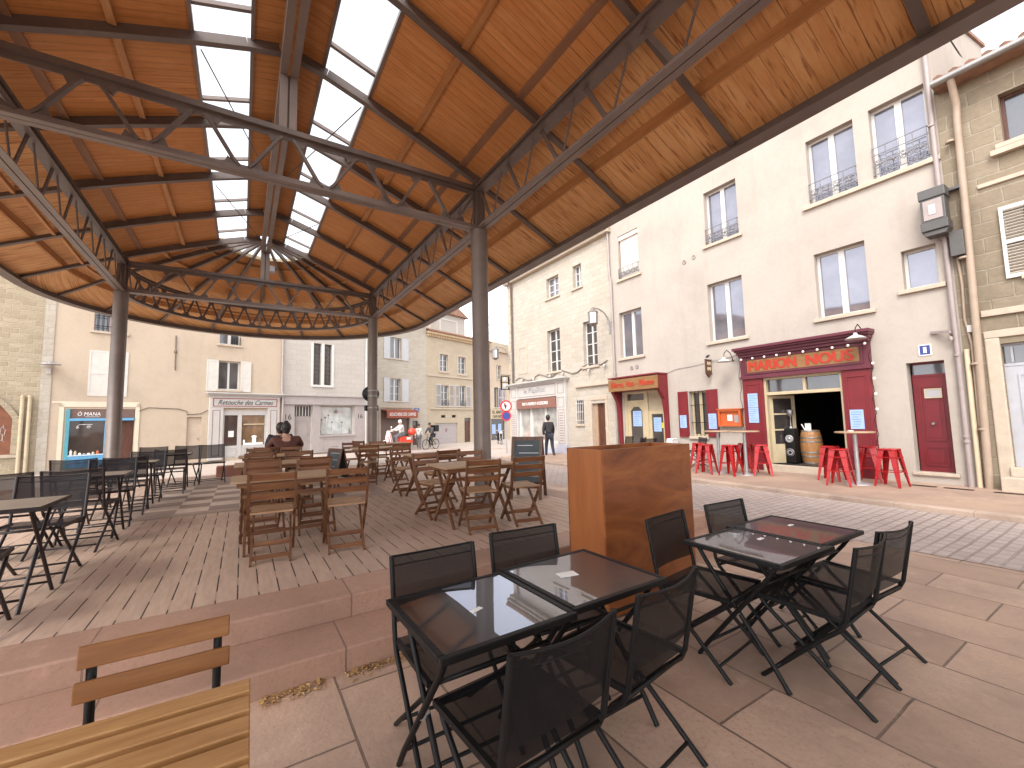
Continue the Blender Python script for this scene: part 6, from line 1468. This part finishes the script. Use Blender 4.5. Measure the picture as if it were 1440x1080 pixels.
# --- slatted pine table and its chair, bottom left
t = thing('pine_table', 'varnished slatted pine table in the bottom left corner', 'table', (-.5, 1.44, 0), R(-1))
m = MB()
for i in range(6): yy = -.262 + i * .105; m.box(-.54, .54, yy - .038, yy + .038, .682, .722)
m.build('slats', PINE, t, bevel=.004); m = MB(); m.box(-.46, -.42, -.3, .3, .655, .681); m.box(.42, .46, -.3, .3, .655, .681); m.build('battens', BLACK, t)
for s in (-1, 1):
    MB().tube([(s * .44, -.28, .66), (s * .44, .28, 0)], .014, 8).build('leg', BLACK, t); MB().tube([(s * .41, .28, .66), (s * .41, -.28, 0)], .014, 8).build('leg', BLACK, t)
t = thing('pine_chair', 'pine slatted chair with black metal uprights behind the pine table', 'chair', (-.225, 1.86, 0), R(180))
for s in (-1, 1):
    MB().tube([(s * .17, -.135, .83), (s * .17, -.11, .6), (s * .17, -.06, .44), (s * .17, .2, 0)], .012, 8).build('upright', BLACK, t); MB().tube([(s * .15, .2, .44), (s * .15, -.24, 0)], .011, 8).build('leg', BLACK, t)
    MB().box(s * .17 - .013, s * .17 + .013, -.128, -.118, .56, .8).build('strap', BLACK, t)
MB().bar((-.205, -.118, .815), (.205, -.118, .815), .016, .07, up=(0, -.12, 1)).build('back_slat', PINEB, t, bevel=.004); MB().bar((-.208, -.1, .715), (.208, -.1, .715), .016, .062, up=(0, -.12, 1)).build('back_slat', PINEB, t, bevel=.004)
m = MB()
for i in range(5): m.bar((-.2, -.05 + i * .065, .45), (.2, -.05 + i * .065, .45), .052, .016)
m.build('seat', PINE, t)
# --- wooden counter box
t = thing('plywood_counter', 'tall stained plywood box standing between the tables at the steps', 'counter', (2.965, 2.725, 0))
hx, hy, H_ = .55, .222, 1.3
MB().box(-hx, hx, -hy, -hy + .018, .012, H_).build('front_panel', PLY, t, bevel=.002); MB().box(-hx, hx, hy - .018, hy, .012, H_).build('back_panel', PLY, t, bevel=.002)
for s in (-1, 1): MB().box(s * hx - (.018 if s > 0 else 0), s * hx + (0 if s > 0 else .018), -hy + .0185, hy - .0185, .012, H_ - .002).build('side_panel', PLYSIDE, t)
MB().box(-hx + .02, hx - .02, -hy + .02, hy - .02, 1.24, 1.258).build('shelf', PLY, t); m = MB()
for a in (-1, 1):
    for b in (-1, 1): m.box(a * (hx - .06) - .03, a * (hx - .06) + .03, b * (hy - .06) - .03, b * (hy - .06) + .03, 0, .012)
m.build('feet', BLACK, t)
# --- chalkboard
def aboard(name, label, loc, rz, w=.52, h=.98, spread=.4):
    t = thing(name, label, 'chalkboard', loc, rz)
    def panel(sy, fill):
        o = MB(); tl = spread / 2
        P = lambda x, z: (x, sy * (tl * (1 - z / h) + .014), z)
        for x in (-w / 2 + .025, w / 2 - .025): o.bar(P(x, 0), P(x, h), .05, .022, up=(0, 1, 0))
        for z in (.2, h - .03): o.bar(P(-w / 2 + .05, z), P(w / 2 - .05, z), .022, .06)
        fo = o.build('frame', M_wood('dark_stained_frame' + name + str(sy), (.1, .045, .025), (.06, .025, .014), (.15, .07, .04), 'z', .5), t)
        o = MB(); o.bar(P(-w / 2 + .05, (.22 + h) / 2), P(w / 2 - .05, (.22 + h) / 2), .008, h - .3, up=(0, -sy * tl / h, 1)); bo = o.build('board', CHALK, t)
        return bo
    b = panel(-1, 1); panel(1, 1)
    m = MB()
    for i in range(5): m.bar((-.16 + .03 * (i % 2), -spread / 2 * (1 - (.84 - i * .12) / h) - .021, .84 - i * .12), (.1 + .05 * ((i * 2) % 3), -spread / 2 * (1 - (.84 - i * .12) / h) - .021, .84 - i * .12), .003, .012)
    m.build('chalk_lines', GREYM, t)
    return t
aboard('menu_chalkboard', 'large dark framed chalkboard standing at the right edge of the deck', (3.98, 5.86, DZ), R(-48))
aboard('small_chalkboard', 'small chalkboard seen edge-on among the wooden chairs', (1.5, 8.55, DZ), R(-72), .5, .8, .34)
# --- red metal stools and round high tables on the pavement
def stool(label):
    t = thing('red_stool', label, 'stool', (0, 0, 0), 0, 'red metal bar stools'); hs, hb, H_ = .152, .21, .75
    m = MB(); m.prism([(-hs, -hs + .04), (-hs + .04, -hs), (hs - .04, -hs), (hs, -hs + .04), (hs, hs - .04), (hs - .04, hs), (-hs + .04, hs), (-hs, hs - .04)], H_ - .035, H_, 'z'); m.build('seat', STOOLRED, t, bevel=.012)
    for a in (-1, 1):
        for b in (-1, 1):
            o = MB(); p0 = V((a * (hs - .02), b * (hs - .02), H_ - .03)); p1 = V((a * hb, b * hb, 0))
            d = (p1 - p0); vs = []
            for q, wd in ((p0, .1), (p0 + d * .45, .07), (p1, .03)):
                vs += [q + V((-a * wd, b * .004, 0)), q + V((a * .004, b * .004, 0)), q + V((a * .004, -b * wd, 0)), q + V((-a * .002, -b * wd, 0)), q + V((-a * .004, -b * .004, 0)), q + V((-a * wd, -b * .002, 0))]
            fs = []
            for k in range(2):
                for i in range(6): fs.append((k * 6 + i, k * 6 + (i + 1) % 6, k * 6 + 6 + (i + 1) % 6, k * 6 + 6 + i))
            fs += [(0, 1, 2, 3, 4, 5), (17, 16, 15, 14, 13, 12)]
            o.add(vs, fs); o.build('leg', STOOLRED, t)
    m = MB()
    for z, k in ((.3, .18), (.58, .157)):
        for a in (-1, 1): m.bar((-k, a * k, z), (k, a * k, z), .006, .018); m.bar((a * k, -k, z), (a * k, k, z), .006, .018)
    m.build('braces', STOOLRED, t)
    return t
PZ = .075
st = stool('red metal stool in front of the bar doorway, nearest the street'); st.location = (10.42, 3.94, PZ); st.rotation_euler = (0, 0, R(8))
def ST_(x, y, rz, lab): return dup(st, (x, y, PZ), R(rz), lab)
ST_(11.1, 4.36, 4, 'red metal stool close to the bar door step'); ST_(11.45, 3.78, 10, 'red metal stool behind the right high table against the red pilaster'); ST_(10.96, 3.28, -6, 'rightmost red metal stool, standing before the pink wall')
ST_(10.62, 7.25, 5, 'leftmost red stool under the barred window'); ST_(10.18, 6.78, 12, 'red stool just right of the wooden box, second from the left'); ST_(10.3, 6.2, 0, 'middle red stool in front of the left pair of high tables'); ST_(11.1, 6.25, 8, 'red stool behind the left high tables, near the notice box'); ST_(10.8, 5.72, 38, 'red stool left of the bar doorway, turned at an angle')
def hi_table(label):
    t = thing('high_table', label, 'table', (0, 0, 0), 0, 'round high tables')
    m = MB(); m.lathe([(.005, 1.05), (.33, 1.05), (.345, 1.06), (.345, 1.075), (.33, 1.082), (.005, 1.082)], 32); m.build('table_top', M_wood('worn_bar_top', (.4, .27, .17), (.3, .19, .11), (.5, .36, .25), 'x', .5), t)
    MB().lathe([(.04, .02), (.038, 1.05)], 16).build('pole', GREYM, t); MB().lathe([(.26, 0), (.26, .008), (.1, .025), (.045, .05)], 28).build('base', GREYM, t); return t
ht = hi_table('round high table with grey pole before the right bar pilaster'); ht.location = (10.9, 3.81, PZ)
dup(ht, (10.65, 6.72, PZ), 0, 'left one of the two round high tables before the barred window'); dup(ht, (10.72, 6.05, PZ), 0, 'right one of the two round high tables, before the notice box')
m = MB(); m.lathe([(.05, 0), (.055, .03), (.048, .03), (.045, .008)], 14); o = m.build('ashtray', PALEP); o.location = (10.86, 3.86, PZ + 1.082); tag(o, 'small pale ashtray on the right high table', 'ashtray')
# folding chairs left by the second red shop
gc = black_chair('folding_chair', 'dark folding chair by the barred window, partly hidden by the wooden box', FABRIC2, DARKMETAL); gc.location = (11.3, 7.9, PZ); gc.rotation_euler = (0, 0, R(60)); gc['group'] = 'dark chairs outside the second red shop'
for x, y, rz, l in ((10.7, 9.6, 20, 'dark folding chair outside the second red shop, left one'), (10.5, 9.0, -30, 'dark folding chair outside the second red shop, right one'), (11.2, 10.6, 10, 'dark folding chair outside the second red shop, by the dark downpipe')): BC(x, y, rz, l, gc, PZ)
m = MB(); m.box(-.16, .16, -.12, .12, .0, .2); m.prism([(-.16, .2), (.16, .2), (.12, .26), (-.12, .26)], -.12, .12); o = m.build('white_bin', WHITE, None, bevel=.03); o.location = (11.75, 9.0, .6); 
m = MB(); m.box(-.02, .02, -.02, .02, -.52, 0); o2 = m.build('stand', GREYM, o); tag(o, 'small white box on a short post at the second red shop', 'box')
m = MB(); m.lathe([(.07, 0), (.07, .004)], 18); o = m.build('drain_cover', BLACK); o.location = (5.35, 2.45, .001); tag(o, 'small round dark drain cover in the paving beyond the right tables', 'drain cover')

def f_col():
    t = thing('round_loudspeaker', 'round black loudspeaker strapped to the far right column above the chairs', 'loudspeaker', (3.2, 12.7, 0))
    m = MB(); m.ball((-.01, .17, 2.42), (.25, .16, .23), 20, 12); m.build('body', BLACK, t)
    m = MB()
    for z in (2.34, 2.5): m.lathe([(.14, -.02), (.143, 0), (.14, .02)], 24, (0, 0, z))
    m.lathe([(.14, -.02), (.143, 0), (.14, .02)], 24, (0, 0, 2.0)); m.build('bands', ZINC, t)
    MB().box(-.19, .19, .05, .2, 1.92, 2.08).build('box', BLACK, t, bevel=.02)
f_col()
# ------------------------------------------------------------------ camera and light
cam = bpy.data.cameras.new('camera'); co = bpy.data.objects.new('camera', cam); COL.objects.link(co)
cam.sensor_width = 36; cam.lens = 15.0; cam.clip_end = 600; cam.clip_start = .05
pi_, ro_, ya_ = R(4.87), R(-1.27), R(32.3)
fw = V((math.sin(ya_) * math.cos(pi_), math.cos(ya_) * math.cos(pi_), math.sin(pi_)))
rt = V((math.cos(ya_), -math.sin(ya_), 0)); up = rt.cross(fw)
r2 = rt * math.cos(ro_) + up * math.sin(ro_); u2 = up * math.cos(ro_) - rt * math.sin(ro_)
mw = Matrix((r2, u2, -fw)).transposed().to_4x4(); mw.translation = (0, 0, 1.55)
co.matrix_world = mw; scn.camera = co

SUN_EL, SUN_AZ = 48, 238      # high bright overcast; azimuth measured from +Y clockwise
w = bpy.data.worlds.new('World'); scn.world = w; w.use_nodes = True
t = w.node_tree; t.nodes.clear()
out = t.nodes.new('ShaderNodeOutputWorld'); bg = t.nodes.new('ShaderNodeBackground'); sky = t.nodes.new('ShaderNodeTexSky')
sky.sky_type = 'NISHITA'; sky.sun_disc = False; sky.sun_elevation = R(SUN_EL); sky.sun_rotation = R(SUN_AZ)
sky.air_density = 1.0; sky.dust_density = 1.5; sky.ozone_density = 1.0
hs = t.nodes.new('ShaderNodeHueSaturation'); hs.inputs['Saturation'].default_value = .14
t.links.new(sky.outputs[0], hs.inputs['Color']); t.links.new(hs.outputs[0], bg.inputs[0]); t.links.new(bg.outputs[0], out.inputs[0])
bg.inputs[1].default_value = .15
sl = bpy.data.lights.new('sun', 'SUN'); sl.energy = .6; sl.angle = R(20); sl.color = (1, .94, .86)
so = bpy.data.objects.new('sun', sl); COL.objects.link(so)
az = R(SUN_AZ); sd = V((math.sin(az) * math.cos(R(SUN_EL)), math.cos(az) * math.cos(R(SUN_EL)), math.sin(R(SUN_EL))))
so.rotation_euler = (-sd).to_track_quat('-Z', 'Y').to_euler(); so.location = (0, 0, 30)

scn.render.engine = 'CYCLES'
scn.cycles.use_denoising = True
scn.cycles.max_bounces = 8; scn.cycles.diffuse_bounces = 5; scn.cycles.glossy_bounces = 4; scn.cycles.transparent_max_bounces = 12
scn.cycles.sample_clamp_indirect = 8
scn.view_settings.view_transform = 'Standard'; scn.view_settings.look = 'None'
scn.view_settings.exposure = EXPOSURE; scn.view_settings.gamma = 1; scn.view_settings.use_curve_mapping = False
